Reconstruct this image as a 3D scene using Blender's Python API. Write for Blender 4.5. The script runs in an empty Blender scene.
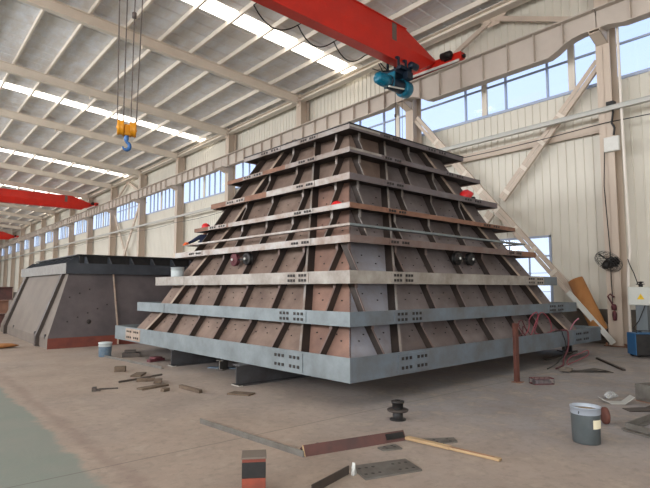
import bpy, bmesh, math, random
from mathutils import Vector, Matrix
random.seed(7)
C = bpy.context.scene.collection
PI = math.pi
V = Vector

# ------------------------------------------------------------------ materials
def mat(name, col, rough=.6, metal=0., col2=None, scale=4., amt=.5, detail=6., bump=0., bscale=30., stretch=(1, 1, 1), lo=.35, hi=.65):
    m = bpy.data.materials.new(name); m.use_nodes = True
    nt = m.node_tree; b = nt.nodes['Principled BSDF']
    b.inputs['Roughness'].default_value = rough; b.inputs['Metallic'].default_value = metal
    c = [lin(x) for x in col] + [1]
    b.inputs['Base Color'].default_value = c
    if col2 or bump:
        tc = nt.nodes.new('ShaderNodeTexCoord'); mp = nt.nodes.new('ShaderNodeMapping')
        mp.inputs['Scale'].default_value = stretch
        nt.links.new(tc.outputs['Object'], mp.inputs['Vector'])
    if col2:
        n = nt.nodes.new('ShaderNodeTexNoise'); n.inputs['Scale'].default_value = scale; n.inputs['Detail'].default_value = detail
        n.inputs['Roughness'].default_value = .65
        nt.links.new(mp.outputs[0], n.inputs['Vector'])
        r = nt.nodes.new('ShaderNodeMapRange'); r.inputs['From Min'].default_value = lo; r.inputs['From Max'].default_value = hi
        r.inputs['To Max'].default_value = amt
        nt.links.new(n.outputs['Fac'], r.inputs['Value'])
        mx = nt.nodes.new('ShaderNodeMix'); mx.data_type = 'RGBA'
        mx.inputs['A'].default_value = c; mx.inputs['B'].default_value = [lin(x) for x in col2] + [1]
        nt.links.new(r.outputs[0], mx.inputs['Factor']); nt.links.new(mx.outputs['Result'], b.inputs['Base Color'])
    if bump:
        n2 = nt.nodes.new('ShaderNodeTexNoise'); n2.inputs['Scale'].default_value = bscale; n2.inputs['Detail'].default_value = 4
        nt.links.new(mp.outputs[0], n2.inputs['Vector'])
        bp = nt.nodes.new('ShaderNodeBump'); bp.inputs['Strength'].default_value = bump; bp.inputs['Distance'].default_value = .02
        nt.links.new(n2.outputs['Fac'], bp.inputs['Height']); nt.links.new(bp.outputs[0], b.inputs['Normal'])
    return m
def lin(c):
    c /= 255.
    return c / 12.92 if c <= .04045 else ((c + .055) / 1.055) ** 2.4
def emis(name, col, s):
    m = bpy.data.materials.new(name); m.use_nodes = True
    b = m.node_tree.nodes['Principled BSDF']
    b.inputs['Base Color'].default_value = [lin(x) for x in col] + [1]
    b.inputs['Emission Color'].default_value = [lin(x) for x in col] + [1]; b.inputs['Emission Strength'].default_value = s
    return m

M = {}
M['cream'] = mat('cream_paint', (224, 214, 200), .55, 0, (208, 197, 182), 1.5, .5)
M['cream2'] = mat('cream_paint_column', (200, 184, 168), .55, 0, (184, 168, 152), 1.2, .6, stretch=(1, 1, .25))
M['wallsheet'] = mat('wall_sheet', (215, 210, 197), .5, 0, (202, 197, 184), .7, .5, stretch=(1, 1, .4))
M['runway'] = mat('runway_paint', (190, 179, 168), .5, 0, (174, 163, 152), 1., .6)
M['dado'] = mat('dado_plaster', (100, 92, 83), .9, 0, (76, 70, 64), 1.6, .8)
M['roof'] = mat('roof_foil', (214, 209, 204), .5, .0, (230, 234, 242), 2.2, .9, 8, .9, 9., stretch=(1, .35, 1), lo=.4, hi=.7)
M['frame'] = mat('window_frame', (166, 178, 202), .45, .0)
M['black'] = mat('black_iron', (26, 25, 25), .55, .3, (48, 44, 42), 8, .6)
M['rail'] = mat('rail_steel', (52, 44, 40), .5, .5)
M['cranered'] = mat('crane_red', (214, 40, 22), .38, 0, (176, 30, 20), .8, .6)
M['hoistblue'] = mat('hoist_blue', (0, 112, 140), .35, .1, (0, 78, 104), 3, .6)
M['hoistdark'] = mat('hoist_dark', (14, 34, 52), .45, .2)
M['white'] = mat('white_paint', (214, 214, 208), .5, 0, (190, 188, 180), 5, .5)
M['yellow'] = mat('hook_yellow', (226, 152, 18), .45, 0, (180, 112, 16), 6, .6)
M['hookblue'] = mat('hook_blue', (60, 104, 160), .45, .2)
M['steelblue'] = mat('mill_steel', (132, 141, 144), .5, .35, (104, 110, 112), 2.2, .8, bump=.08)
M['steeldark'] = mat('mill_steel_dark', (116, 128, 138), .5, .35, (100, 96, 94), 2., .7, bump=.08)
M['pale'] = mat('pale_steel', (164, 158, 150), .5, .1, (124, 114, 104), 2.6, .9)
M['silver'] = mat('silver_steel', (156, 152, 147), .45, .35, (118, 96, 82), 2.4, .9)
M['rust'] = mat('rusty_steel', (142, 104, 84), .75, .1, (106, 74, 60), 3., .8, bump=.1)
M['rustgrey'] = mat('rust_grey_steel', (122, 108, 104), .6, .2, (104, 78, 66), 2.2, .7, bump=.08)
M['silverdark'] = mat('silver_grey_steel', (150, 143, 139), .5, .3, (116, 98, 86), 2.2, .8)
M['web'] = mat('beam_web_shaded', (44, 38, 36), .65, .2, (62, 51, 45), 3, .6)  # bare steel darkened: the black shade under the beams is in this colour
M['purple'] = mat('grey_scale_steel', (110, 103, 106), .55, .25, (92, 78, 74), 2.4, .7)
M['skin'] = mat('skin_brown', (138, 117, 104), .7, .1, (98, 79, 69), 1.4, .9, 8, .1)
M['skinpink'] = mat('skin_pink_rust', (150, 116, 100), .72, .1, (114, 88, 78), 1.3, .9, 8, .1)
M['skingrey'] = mat('skin_grey', (128, 118, 116), .62, .2, (96, 84, 80), 1.2, .9, 8, .1)
M['skinblue'] = mat('skin_bluegrey', (146, 146, 154), .58, .25, (120, 106, 100), 1.4, .8, 8, .1)
M['rib'] = mat('rib_shaded', (46, 39, 36), .6, .25, (66, 53, 45), 2.4, .7)  # dark brown mill scale, darkened further so shade on the sides sits in the colour
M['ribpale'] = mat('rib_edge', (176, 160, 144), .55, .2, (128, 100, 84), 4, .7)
M['stud'] = mat('stud', (44, 38, 36), .6, .2)
M['dusty'] = mat('dusty_plate', (110, 100, 90), .75, 0, (92, 82, 74), 1.4, .7)
M['sectgrey'] = mat('section_plate', (94, 86, 86), .6, .2, (72, 66, 68), 1.2, .9)
M['primer'] = mat('red_primer', (118, 58, 44), .75, 0, (88, 46, 38), 3, .7)
M['postred'] = mat('post_rust', (100, 56, 44), .75, 0, (72, 42, 34), 5, .8)
M['orange'] = mat('orange_primer', (140, 62, 40), .65, 0, (92, 44, 30), 6, .7)
M['darkbeam'] = mat('dark_beam', (66, 70, 76), .5, .3, (46, 48, 54), 2, .7)
M['supp'] = mat('support_steel', (74, 74, 76), .55, .3, (54, 48, 46), 3, .7)
M['suppedge'] = mat('support_edge', (170, 166, 158), .5, .2)
M['wood'] = mat('pale_wood', (184, 158, 120), .75, 0, (140, 112, 80), 6, .8, stretch=(.5, 6, 6))
M['oldwood'] = mat('old_wood', (104, 88, 72), .85, 0, (74, 60, 48), 6, .8)
M['card'] = mat('cardboard', (176, 122, 70), .8, 0, (142, 92, 52), 2, .8, stretch=(1, 1, .4))
M['bucket'] = mat('bucket_tin', (88, 94, 96), .4, .4, (68, 76, 76), 4, .6)
M['bucketband'] = mat('bucket_band', (160, 168, 178), .4, .1)
M['paper'] = mat('paper_label', (214, 206, 176), .8)
M['ochre'] = mat('ochre_inside', (140, 112, 56), .6, 0, (66, 54, 36), 9, .8)
M['paleplastic'] = mat('pale_plastic', (196, 204, 204), .4, 0, (160, 168, 170), 8, .5)
M['bluelid'] = mat('blue_plastic', (70, 92, 110), .45, 0, (120, 130, 136), 7, .6)
M['angle'] = mat('angle_steel', (112, 109, 103), .55, .3, (84, 77, 70), 6, .7)
M['darksteel'] = mat('dark_steel', (58, 52, 48), .55, .3, (82, 70, 62), 6, .6)
M['chan'] = mat('channel_rust', (98, 62, 56), .7, .1, (66, 52, 50), 3, .8)
M['redhose'] = mat('red_hose', (150, 66, 78), .5, 0, (104, 44, 56), 8, .6)
M['helmet'] = mat('red_helmet', (206, 34, 38), .35)
M['pinkrag'] = mat('pink_rag', (170, 110, 122), .85)
M['navy'] = mat('navy_cloth', (30, 38, 64), .85, 0, (44, 52, 78), 8, .5)
M['skinhuman'] = mat('human_skin', (176, 128, 100), .55)
M['orangeglove'] = mat('orange_glove', (226, 106, 58), .7)
M['blue'] = mat('machine_blue', (36, 98, 148), .4, 0, (30, 80, 120), 4, .5)
M['cabinet'] = mat('cabinet_grey', (206, 208, 200), .45, 0, (192, 194, 186), 2, .4)
M['warn'] = mat('warning_yellow', (232, 190, 30), .5)
M['greypost'] = mat('grey_stand', (112, 120, 124), .5, .2)
M['pipe'] = mat('white_pipe', (226, 218, 208), .45)
M['tray'] = mat('grey_tray', (178, 178, 172), .45, .3)
M['cable'] = mat('black_cable', (18, 18, 18), .5)
M['rope'] = mat('wire_rope', (92, 82, 78), .6, .3)
M['film'] = mat('plastic_film', (206, 206, 204), .3)
M['maroon'] = mat('maroon', (96, 44, 50), .7, 0, (66, 36, 40), 6, .6)
M['grille'] = mat('fan_grille', (84, 84, 84), .45, .5)

# pane: glass
def glass():
    m = bpy.data.materials.new('window_glass'); m.use_nodes = True; nt = m.node_tree
    nt.nodes.clear(); o = nt.nodes.new('ShaderNodeOutputMaterial'); mx = nt.nodes.new('ShaderNodeMixShader')
    t = nt.nodes.new('ShaderNodeBsdfTransparent'); t.inputs[0].default_value = (.93, .96, 1, 1)
    g = nt.nodes.new('ShaderNodeBsdfGlossy'); g.inputs['Roughness'].default_value = .08; mx.inputs[0].default_value = .06
    nt.links.new(t.outputs[0], mx.inputs[1]); nt.links.new(g.outputs[0], mx.inputs[2]); nt.links.new(mx.outputs[0], o.inputs[0])
    return m
M['glass'] = glass()
M['clearfilm'] = mat('clear_film', (214, 216, 216), .25); M['clearfilm'].node_tree.nodes['Principled BSDF'].inputs['Transmission Weight'].default_value = .75
M['skylight'] = emis('skylight_sheet', (255, 250, 240), SKY_EMIT := 4.5)

def floor_mat():
    m = bpy.data.materials.new('concrete_floor'); m.use_nodes = True; nt = m.node_tree; N = nt.nodes; Lk = nt.links.new
    b = N['Principled BSDF']; b.inputs['Roughness'].default_value = .72
    tc = N.new('ShaderNodeTexCoord'); sx = N.new('ShaderNodeSeparateXYZ'); Lk(tc.outputs['Object'], sx.inputs[0])
    def noise(s, d=6, r=.6):
        n = N.new('ShaderNodeTexNoise'); n.inputs['Scale'].default_value = s; n.inputs['Detail'].default_value = d; n.inputs['Roughness'].default_value = r
        Lk(tc.outputs['Object'], n.inputs['Vector']); return n.outputs['Fac']
    def mr(v, a, bb, c=0., d=1.):
        n = N.new('ShaderNodeMapRange'); n.inputs['From Min'].default_value = a; n.inputs['From Max'].default_value = bb
        n.inputs['To Min'].default_value = c; n.inputs['To Max'].default_value = d; Lk(v, n.inputs['Value']); return n.outputs[0]
    def mix(f, a, bb):
        n = N.new('ShaderNodeMix'); n.data_type = 'RGBA'; Lk(f, n.inputs['Factor'])
        for k, s in (('A', a), ('B', bb)):
            if isinstance(s, tuple): n.inputs[k].default_value = [lin(x) for x in s] + [1]
            else: Lk(s, n.inputs[k])
        return n.outputs['Result']
    def math_(op, a, bb):
        n = N.new('ShaderNodeMath'); n.operation = op
        for k, s in ((0, a), (1, bb)):
            if isinstance(s, (int, float)): n.inputs[k].default_value = s
            else: Lk(s, n.inputs[k])
        return n.outputs[0]
    # tan dusty concrete towards the aisle, greyer towards the right wall
    big = noise(.35, 4)
    zone = math_('ADD', mr(sx.outputs['X'], -2.2, 1.2), mr(big, .3, .7, -.35, .35))
    base = mix(mr(zone, 0, 1), (158, 142, 128), (140, 136, 135))
    base = mix(mr(noise(1.3, 8, .7), .4, .7, 0, .75), base, (118, 106, 97))
    base = mix(mr(noise(2.6, 9, .75), .5, .72, 0, .7), base, (180, 166, 150))
    base = mix(mr(noise(9, 8, .75), .5, .75, 0, .5), base, (92, 84, 79))
    gedge = math_('ADD', sx.outputs['X'], mr(noise(2.4, 5), .3, .7, -.07, .07))
    band = mr(math_('ABSOLUTE', math_('ADD', gedge, 3.68), 0), .02, .12, .42, 0)
    base = mix(band, base, (122, 104, 96))
    green = mix(mr(noise(1.2, 7), .35, .7, 0, .6), (118, 126, 117), (132, 130, 122))
    base = mix(mr(gedge, -3.93, -3.85, 1, 0), base, green)
    jy = math_('ABSOLUTE', math_('ADD', sx.outputs['Y'], .82), 0)
    base = mix(mr(jy, .004, .012, .6, 0), base, (84, 76, 70))
    Lk(base, b.inputs['Base Color'])
    bp = N.new('ShaderNodeBump'); bp.inputs['Strength'].default_value = .12; bp.inputs['Distance'].default_value = .02
    Lk(noise(25, 6), bp.inputs['Height']); Lk(bp.outputs[0], b.inputs['Normal'])
    return m
M['floor'] = floor_mat()

# ------------------------------------------------------------------ mesh builder
class MB:
    def __init__(s): s.v = []; s.f = []; s.m = []; s.sm = []
    def add(s, vs, fs, m=0, smooth=False):
        o = len(s.v); s.v += [tuple(x) for x in vs]
        for f in fs: s.f.append([i + o for i in f]); s.m.append(m); s.sm.append(smooth)
        return s
    def hexa(s, p, m=0):   # p: 4 bottom (ccw) + 4 top
        return s.add(p, [(3, 2, 1, 0), (4, 5, 6, 7), (0, 1, 5, 4), (1, 2, 6, 5), (2, 3, 7, 6), (3, 0, 4, 7)], m)
    def box(s, x0, x1, y0, y1, z0, z1, m=0):
        return s.hexa([(x0, y0, z0), (x1, y0, z0), (x1, y1, z0), (x0, y1, z0), (x0, y0, z1), (x1, y0, z1), (x1, y1, z1), (x0, y1, z1)], m)
    def prism(s, poly, ext, m=0):
        n = len(poly); e = V(ext); p = [V(q) for q in poly]
        vs = p + [q + e for q in p]
        return s.add(vs, [tuple(range(n - 1, -1, -1)), tuple(range(n, 2 * n))] + [(i, (i + 1) % n, n + (i + 1) % n, n + i) for i in range(n)], m)
    def bar(s, a, b, w, h, m=0, up=(0, 0, 1)):     # rectangular bar from a to b
        a = V(a); b = V(b); d = (b - a).normalized(); u = V(up)
        if abs(d.dot(u)) > .98: u = V((1, 0, 0))
        r = d.cross(u).normalized(); u = r.cross(d)
        q = [a - r * w / 2 - u * h / 2, a + r * w / 2 - u * h / 2, a + r * w / 2 + u * h / 2, a - r * w / 2 + u * h / 2]
        return s.prism(q, b - a, m)
    def tube(s, pts, r, n=8, m=0, caps=True, rs=None):
        pts = [V(p) for p in pts]; rings = []; o = None
        prev = None
        for i, p in enumerate(pts):
            d = (pts[min(i + 1, len(pts) - 1)] - pts[max(i - 1, 0)]).normalized()
            if prev is None:
                u = V((0, 0, 1)) if abs(d.z) < .9 else V((1, 0, 0))
                x = d.cross(u).normalized()
            else:
                x = (prev - d * prev.dot(d)).normalized()
            prev = x; y = d.cross(x); rr = rs[i] if rs else r
            rings.append([p + (x * math.cos(2 * PI * k / n) + y * math.sin(2 * PI * k / n)) * rr for k in range(n)])
        vs = [q for g in rings for q in g]; fs = []
        for i in range(len(pts) - 1):
            for k in range(n): fs.append((i * n + k, i * n + (k + 1) % n, (i + 1) * n + (k + 1) % n, (i + 1) * n + k))
        s.add(vs, fs, m, True)
        if caps:
            s.add(rings[0], [tuple(range(n - 1, -1, -1))], m); s.add(rings[-1], [tuple(range(n))], m)
        return s
    def lathe(s, prof, n=24, m=0, mx=None, smooth=True):   # prof: (r, z); mx: Matrix
        vs = []; fs = []
        for r, z in prof:
            for k in range(n):
                q = V((r * math.cos(2 * PI * k / n), r * math.sin(2 * PI * k / n), z)); vs.append(mx @ q if mx else q)
        for i in range(len(prof) - 1):
            for k in range(n): fs.append((i * n + k, i * n + (k + 1) % n, (i + 1) * n + (k + 1) % n, (i + 1) * n + k))
        return s.add(vs, fs, m, smooth)
    def torus(s, c, R, r, ax='z', n=24, k=6, m=0, mx=None):
        pts = []
        for i in range(n + 1):
            t = 2 * PI * i / n; a, b = R * math.cos(t), R * math.sin(t)
            q = V(c) + (V((a, b, 0)) if ax == 'z' else V((a, 0, b)) if ax == 'y' else V((0, a, b)))
            pts.append(mx @ q if mx else q)
        return s.tube(pts, r, k, m, False)
    def build(s, name, mats, parent=None, bevel=0.):
        me = bpy.data.meshes.new(name); me.from_pydata(s.v, [], s.f)
        if not isinstance(mats, (list, tuple)): mats = [mats]
        for q in mats: me.materials.append(M[q])
        me.polygons.foreach_set('material_index', s.m); me.polygons.foreach_set('use_smooth', s.sm); me.update()
        bm = bmesh.new(); bm.from_mesh(me); bmesh.ops.recalc_face_normals(bm, faces=bm.faces); bm.to_mesh(me); bm.free()
        o = bpy.data.objects.new(name, me); C.objects.link(o)
        if parent: o.parent = parent
        if bevel:
            b = o.modifiers.new('bevel', 'BEVEL'); b.width = bevel; b.segments = 2; b.limit_method = 'ANGLE'
        return o
def tag(o, label, cat, group=None, kind=None):
    if kind: o['kind'] = kind
    if label: o['label'] = label
    if cat: o['category'] = cat
    if group: o['group'] = group
    return o
def thing(name, loc, label, cat, group=None, rz=0.):
    o = bpy.data.objects.new(name, None); o.empty_display_size = .2; C.objects.link(o); o.location = loc; o.rotation_euler = (0, 0, rz)
    return tag(o, label, cat, group)
def struct(o, label=None):
    o['kind'] = 'structure'
    if label: o['label'] = label
    return o
def copy_tree(o, parent=None):
    c = o.copy(); C.objects.link(c)
    if parent: c.parent = parent
    for ch in list(o.children): copy_tree(ch, c)
    return c
ORD = ['first', 'second', 'third', 'fourth', 'fifth', 'sixth', 'seventh', 'eighth', 'ninth', 'tenth', 'eleventh', 'twelfth', 'thirteenth', 'fourteenth', 'fifteenth', 'sixteenth']

# ------------------------------------------------------------------ the hall
XC0, XC1, XW = 10.1, 10.62, 10.75        # column front / back, wall sheet
BAY = 7.3; Y0 = .1
YN, YF = -16., 118.
RIDGE, XL = -6., -22.75
SL = .0736
def rz_low(x): return 10.95 + SL * (10.1 - (x if x > RIDGE else 2 * RIDGE - x))
def roof_z(x): return rz_low(x) + .64

f = MB(); f.box(XL - .2, XW + .3, YN, YF, -.12, 0); struct(f.build('floor', 'floor'))

# ceiling sheets, both slopes, ribbed
def slope(x0, x1):
    b = MB(); ys = []; y = YN
    vs = []; n = 0
    prof = []
    while y < YF:
        prof += [(y, 0), (y + .62, 0), (y + .66, .035), (y + .71, .035)]; y += .75
    prof.append((y, 0))
    for (yy, dz) in prof:
        vs += [(x0, yy, roof_z(x0) + dz), (x1, yy, roof_z(x1) + dz)]
    b.add(vs, [(2 * i, 2 * i + 1, 2 * i + 3, 2 * i + 2) for i in range(len(prof) - 1)])
    return b
b = slope(RIDGE, XW + .25); b2 = slope(XL - .25, RIDGE)
b.add(b2.v, b2.f)
# closing sheet above so that no daylight leaks in
b.add([(XW + .25, YN, roof_z(XW) + .2), (RIDGE, YN, roof_z(RIDGE) + .2), (RIDGE, YF, roof_z(RIDGE) + .2), (XW + .25, YF, roof_z(XW) + .2),
       (XL - .25, YN, roof_z(XL) + .2), (XL - .25, YF, roof_z(XL) + .2)], [(0, 1, 2, 3), (1, 4, 5, 2)])
struct(b.build('ceiling', 'roof'))

# corrugated right wall with its openings
def corr(b, y0, y1, z0, z1, x=XW):
    n = max(1, int(round((y1 - y0) / .27))); st = (y1 - y0) / n; pr = []
    for i in range(n):
        y = y0 + i * st; pr += [(y, 0), (y + st - .05, 0), (y + st - .04, -.025), (y + st - .014, -.025)]
    pr.append((y1, 0))
    vs = []
    for y, d in pr: vs += [(x + d, y, z0), (x + d, y, z1)]
    b.add(vs, [(2 * i, 2 * i + 1, 2 * i + 3, 2 * i + 2) for i in range(len(pr) - 1)])
SILL, HEAD, DADO = 7.73, 9.75, 1.0
LW = (2.14, 5.0, 1.02, 3.3)       # low window
b = MB()
corr(b, YN, LW[0], DADO, SILL); corr(b, LW[0], LW[1], LW[3], SILL); corr(b, LW[1], YF, DADO, SILL)
corr(b, YN, YF, HEAD, roof_z(XW) + .1)
wr = struct(b.build('wall_right', 'wallsheet'))
b = MB(); b.box(XW - .06, XW + .1, YN, YF, 0, DADO); b.build('lower_wall', 'dado', wr)
b = MB()
for z in (4.3, 6.2):                                   # wall girts lying behind the columns
    pass
# unseen left wall, its tall open band added to let daylight in, and the far gable (all out of the photo except as sources of daylight)
b = MB(); b.box(XL - .1, XL, YN, YF, 0, 5.0); b.box(XL - .1, XL, YN, YF, 9.6, roof_z(XL) + .2); struct(b.build('wall_left', 'wallsheet'))
b = MB(); b.prism([(XL, YF, 0), (XW, YF, 0), (XW, YF, roof_z(XW) + .1), (RIDGE, YF, roof_z(RIDGE) + .1), (XL, YF, roof_z(XL) + .1)], (0, .15, 0)); struct(b.build('wall_back', 'wallsheet'))
# near gable, unseen: opening added behind the camera to let daylight in
b = MB(); b.box(XL, -14, YN - .1, YN, 0, 11.5); b.box(-6, XW, YN - .1, YN, 0, 11.5); b.box(-14, -6, YN - .1, YN, 5.2, 11.5); b.prism([(XL, YN, 11.5), (XW, YN, 11.5), (RIDGE, YN, 12.9)], (0, -.1, 0)); struct(b.build('wall_front', 'wallsheet'))

# columns
def column_proto():
    t = thing('steel_column', (0, 0, 0), 'x', 'column', 'columns along the right wall')
    b = MB(); top = rz_low(XC0) + .5
    b.box(XC0, XC0 + .025, -.19, .19, .03, top); b.box(XC1 - .025, XC1, -.19, .19, .03, top); b.box(XC0, XC1, -.012, .012, .03, top)
    b.build('shaft', 'cream2', t)
    b = MB(); b.box(XC0 - .08, XC1 + .06, -.3, .3, 0, .03)
    for s in (-1, 1):
        for q in (XC0 - .03, XC1 + .01): b.lathe([(.0, .1), (.03, .1), (.03, .03)], 8, 0, Matrix.Translation((q, s * .24, 0)))
    b.build('base_plate', 'rust', t)
    b = MB(); zt = 8.948   # corbel under the crane runway
    for s in (-1, 1): b.prism([(XC0, s * .16, zt - .3), (XC0, s * .16, zt), (XC0 - .52, s * .16, zt), (XC0 - .52, s * .16, zt - .1)], (0, -s * .02, 0))
    b.box(XC0 - .54, XC0, -.17, .17, zt - .03, zt); b.prism([(XC0, -.16, zt - .3), (XC0 - .52, -.16, zt - .1), (XC0 - .52, -.16, zt - .085), (XC0, -.16, zt - .285)], (0, .32, 0))
    b.build('corbel', 'cream2', t)
    return t
cp = column_proto()
NCOL = 17
for n in range(-1, NCOL - 1):
    c = cp if n == -1 else copy_tree(cp)
    c.location = (0, Y0 + BAY * n, 0)
    if n == -1: lab = 'cream steel column of the right wall just beyond the right edge of the photo'
    elif n == 0: lab = 'cream steel column carrying the fan and the small white box, nearest on the right'
    elif n == 1: lab = 'cream steel column behind the blue crane hoist'
    else: lab = 'cream steel column of the right wall, %s along from the fan column' % ORD[n - 1]
    c['label'] = lab

# roof beams
def roof_beam(n):
    y = Y0 + BAY * n
    b = MB()
    t = thing('roof_beam', (0, y, 0), '', 'roof beam', 'sloping roof beams')
    def part(x0, x1):
        z0, z1 = rz_low(x0), rz_low(x1)
        b.prism([(x0, -.11, z0), (x1, -.11, z1), (x1, -.11, z1 + .02), (x0, -.11, z0 + .02)], (0, .22, 0))
        b.prism([(x0, -.11, z0 + .42), (x1, -.11, z1 + .42), (x1, -.11, z1 + .44), (x0, -.11, z0 + .44)], (0, .22, 0))
        b.prism([(x0, -.01, z0), (x1, -.01, z1), (x1, -.01, z1 + .43), (x0, -.01, z0 + .43)], (0, .02, 0))
    part(RIDGE, XC0 + .02); part(XL, RIDGE)
    b.build('beam', 'cream', t)
    b = MB(); b.box(XC0 - .03, XC0 + .0, -.13, .13, rz_low(XC0) - .12, rz_low(XC0) + .5)
    for k in range(5): b.box(XC0 - .045, XC0 - .03, -.08, -.05, rz_low(XC0) - .06 + k * .12, rz_low(XC0) - .03 + k * .12); b.box(XC0 - .045, XC0 - .03, .05, .08, rz_low(XC0) - .06 + k * .12, rz_low(XC0) - .03 + k * .12)
    b.build('end_plate', 'cream2', t)
    x = 2.05
    b = MB(); b.box(x - .03, x + .03, -.03, .03, rz_low(x) - .14, rz_low(x) + .02); b.build('lamp_bracket', 'cream', t)
    return t
for n in range(-1, NCOL - 1):
    t = roof_beam(n)
    t['label'] = ('cream sloping roof beam at the near end behind the camera' if n == -1 else 'cream sloping roof beam on the fan column, nearest overhead, above the photo' if n == 0 else
                  'cream sloping roof beam above the red crane, on the column behind the hoist' if n == 1 else
                  'cream sloping roof beam, %s one seen behind the red crane' % ORD[n - 2])

# purlins
px = [5.6 + 1.4 * k for k in range(3, -20, -1)]
ki = 0
for x in px:
    if abs(x - RIDGE) < .3 or x < XL + .3: continue
    z = rz_low(x) + .44
    b = MB()
    b.prism([(x - .04, YN, z), (x + .04, YN, z), (x + .04, YN, z + .02), (x - .02, YN, z + .02), (x - .02, YN, z + .17), (x + .04, YN, z + .17), (x + .04, YN, z + .19), (x - .04, YN, z + .19)], (0, YF - YN, 0))
    o = b.build('purlin', 'cream')
    tag(o, 'long cream roof purlin, number %d counted from the right wall' % (ki + 1), 'purlin', 'roof purlins'); ki += 1
b = MB(); ze = rz_low(XC0) + .2
b.box(XC0 - .08, XC0 + .28, YN, YF, ze + .14, ze + .17); b.box(XC0 - .08, XC0 + .28, YN, YF, ze - .05, ze - .02); b.box(XC0 + .09, XC0 + .11, YN, YF, ze - .05, ze + .17)
tag(b.build('eave_strut', 'cream'), 'long cream eave beam running under the roof edge along the right wall', 'beam')

# skylights: one lit translucent strip in every second bay, both slopes
k = 1
for n in range(-1, NCOL - 2, 2):
    yc = Y0 + BAY * (n + .5) + (0.0)
    for (x0, x1) in ((RIDGE + .4, XC0 + .2), (XL + .4, RIDGE - .4)):
        b = MB(); prof = [(-.42 + .84 * i / 12, .012 * (i % 2)) for i in range(13)]
        for sgn in (0,):
            vs = []
            for (dy, dz) in prof: vs += [(x0, yc + dy, roof_z(x0) - .02 - dz), (x1, yc + dy, roof_z(x1) - .02 - dz)]
            b.add(vs, [(2 * i, 2 * i + 1, 2 * i + 3, 2 * i + 2) for i in range(12)])
        struct(b.build('window_%d' % k, 'skylight'), 'daylit translucent roof strip %s' % ('right slope' if x1 > 0 else 'left slope')); k += 1

# high windows along the right wall
for n in range(-2, NCOL - 1):
    ya = Y0 + BAY * n + .02; yb = ya + BAY - .04
    if ya < YN: ya = YN
    b = MB(); x0, x1 = XW - .05, XW + .05
    b.box(x0, x1, ya, yb, SILL - .02, SILL + .07); b.box(x0, x1, ya, yb, HEAD - .06, HEAD)
    o = struct(b.build('window_%d' % k, 'frame'))
    if n < 2 or n == 5: b = MB(); b.box(x0 + .02, x1 - .02, ya, yb, 8.76, 8.82); b.build('transom', 'frame', o)
    for i, d in enumerate((1.18, 4.3, 1.97, 3.46, 5.1) if n < 2 else (1.2, 4.2, .55, 1.95, 2.7, 3.45, 4.95, 5.7, 6.45)):
        y = Y0 + BAY * n + d
        if y < YN: continue
        w = .1 if i < 2 else .03
        b = MB(); b.box(x0 + .008, x1 - .008, y - w, y + w, SILL + .05, HEAD - .03); b.build('mullion', 'cream' if i < 2 else 'frame', o)
    b = MB(); b.box(XW - .004, XW + .004, ya, yb, SILL, HEAD); b.build('pane', 'glass', o)
    k += 1
# low window behind the frustum
b = MB(); y0, y1, z0, z1 = LW; x0, x1 = XW - .05, XW + .06
for (a, bb, c, d) in ((y0, y0 + .06, z0, z1), (y1 - .06, y1, z0, z1), (y0, y1, z0, z0 + .06), (y0, y1, z1 - .06, z1)): b.box(x0, x1, a, bb, c, d)
o = struct(b.build('window_%d' % k, 'frame'), 'low window behind the big steel frustum')
b = MB(); b.box(x0 + .01, x1 - .01, y0, y1, 2.62, 2.67); b.build('transom', 'frame', o)
b = MB()
for y in (2.9, 3.6, 4.3): b.box(x0 + .02, x1 - .02, y - .015, y + .015, z0, z1)
for z in (1.5, 2.1): b.box(x0 + .02, x1 - .02, y0, y1, z - .008, z + .008)
b.build('glazing_bar', 'frame', o)
b = MB(); b.box(XW - .004, XW + .004, y0, y1, z0, z1); b.build('pane', 'glass', o)

# crane runway girders, one to a bay, fish-bellied, on the corbels
XR = 9.75
def runway_proto(deep):
    t = thing('crane_runway_girder', (0, 0, 0), '', 'girder', 'crane runway girders')
    e = .015; w = BAY - .03; zt, zs, zd = 9.55, 8.95, 8.58
    pts = [(0, zs), (.35, zs), (.6, zs - .04), (.85, zs - .12), (1.1, zd + .1), (1.35, zd), (w - 1.35, zd), (w - 1.1, zd + .1), (w - .85, zs - .12), (w - .6, zs - .04), (w - .35, zs), (w, zs)]
    if not deep: pts = [(0, zs), (.35, zs), (.75, 8.86), (w - .75, 8.86), (w - .35, zs), (w, zs)]
    b = MB()
    b.prism([(XR - .008, y, z) for y, z in pts] + [(XR - .008, w, zt), (XR - .008, 0, zt)], (.016, 0, 0))
    b.build('web', 'runway', t)
    b = MB()
    for (a, c) in zip(pts, pts[1:]): b.prism([(XR - .16, a[0], a[1]), (XR - .16, c[0], c[1]), (XR - .16, c[0], c[1] + .025), (XR - .16, a[0], a[1] + .025)], (.32, 0, 0))
    b.build('bottom_flange', 'runway', t)
    b = MB(); b.box(XR - .2, XR + .2, 0, w, zt - .03, zt); b.build('top_flange', 'runway', t)
    for i in range(1, 8):
        y = i * w / 8
        zb = next(a[1] + (c[1] - a[1]) * (y - a[0]) / (c[0] - a[0]) for a, c in zip(pts, pts[1:]) if a[0] <= y <= c[0])
        b = MB(); b.box(XR - .13, XR - .008, y - .007, y + .007, zb + .02, zt - .02); b.build('stiffener', 'runway', t)
    return t
rp = runway_proto(True); rs_ = runway_proto(False)
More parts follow.
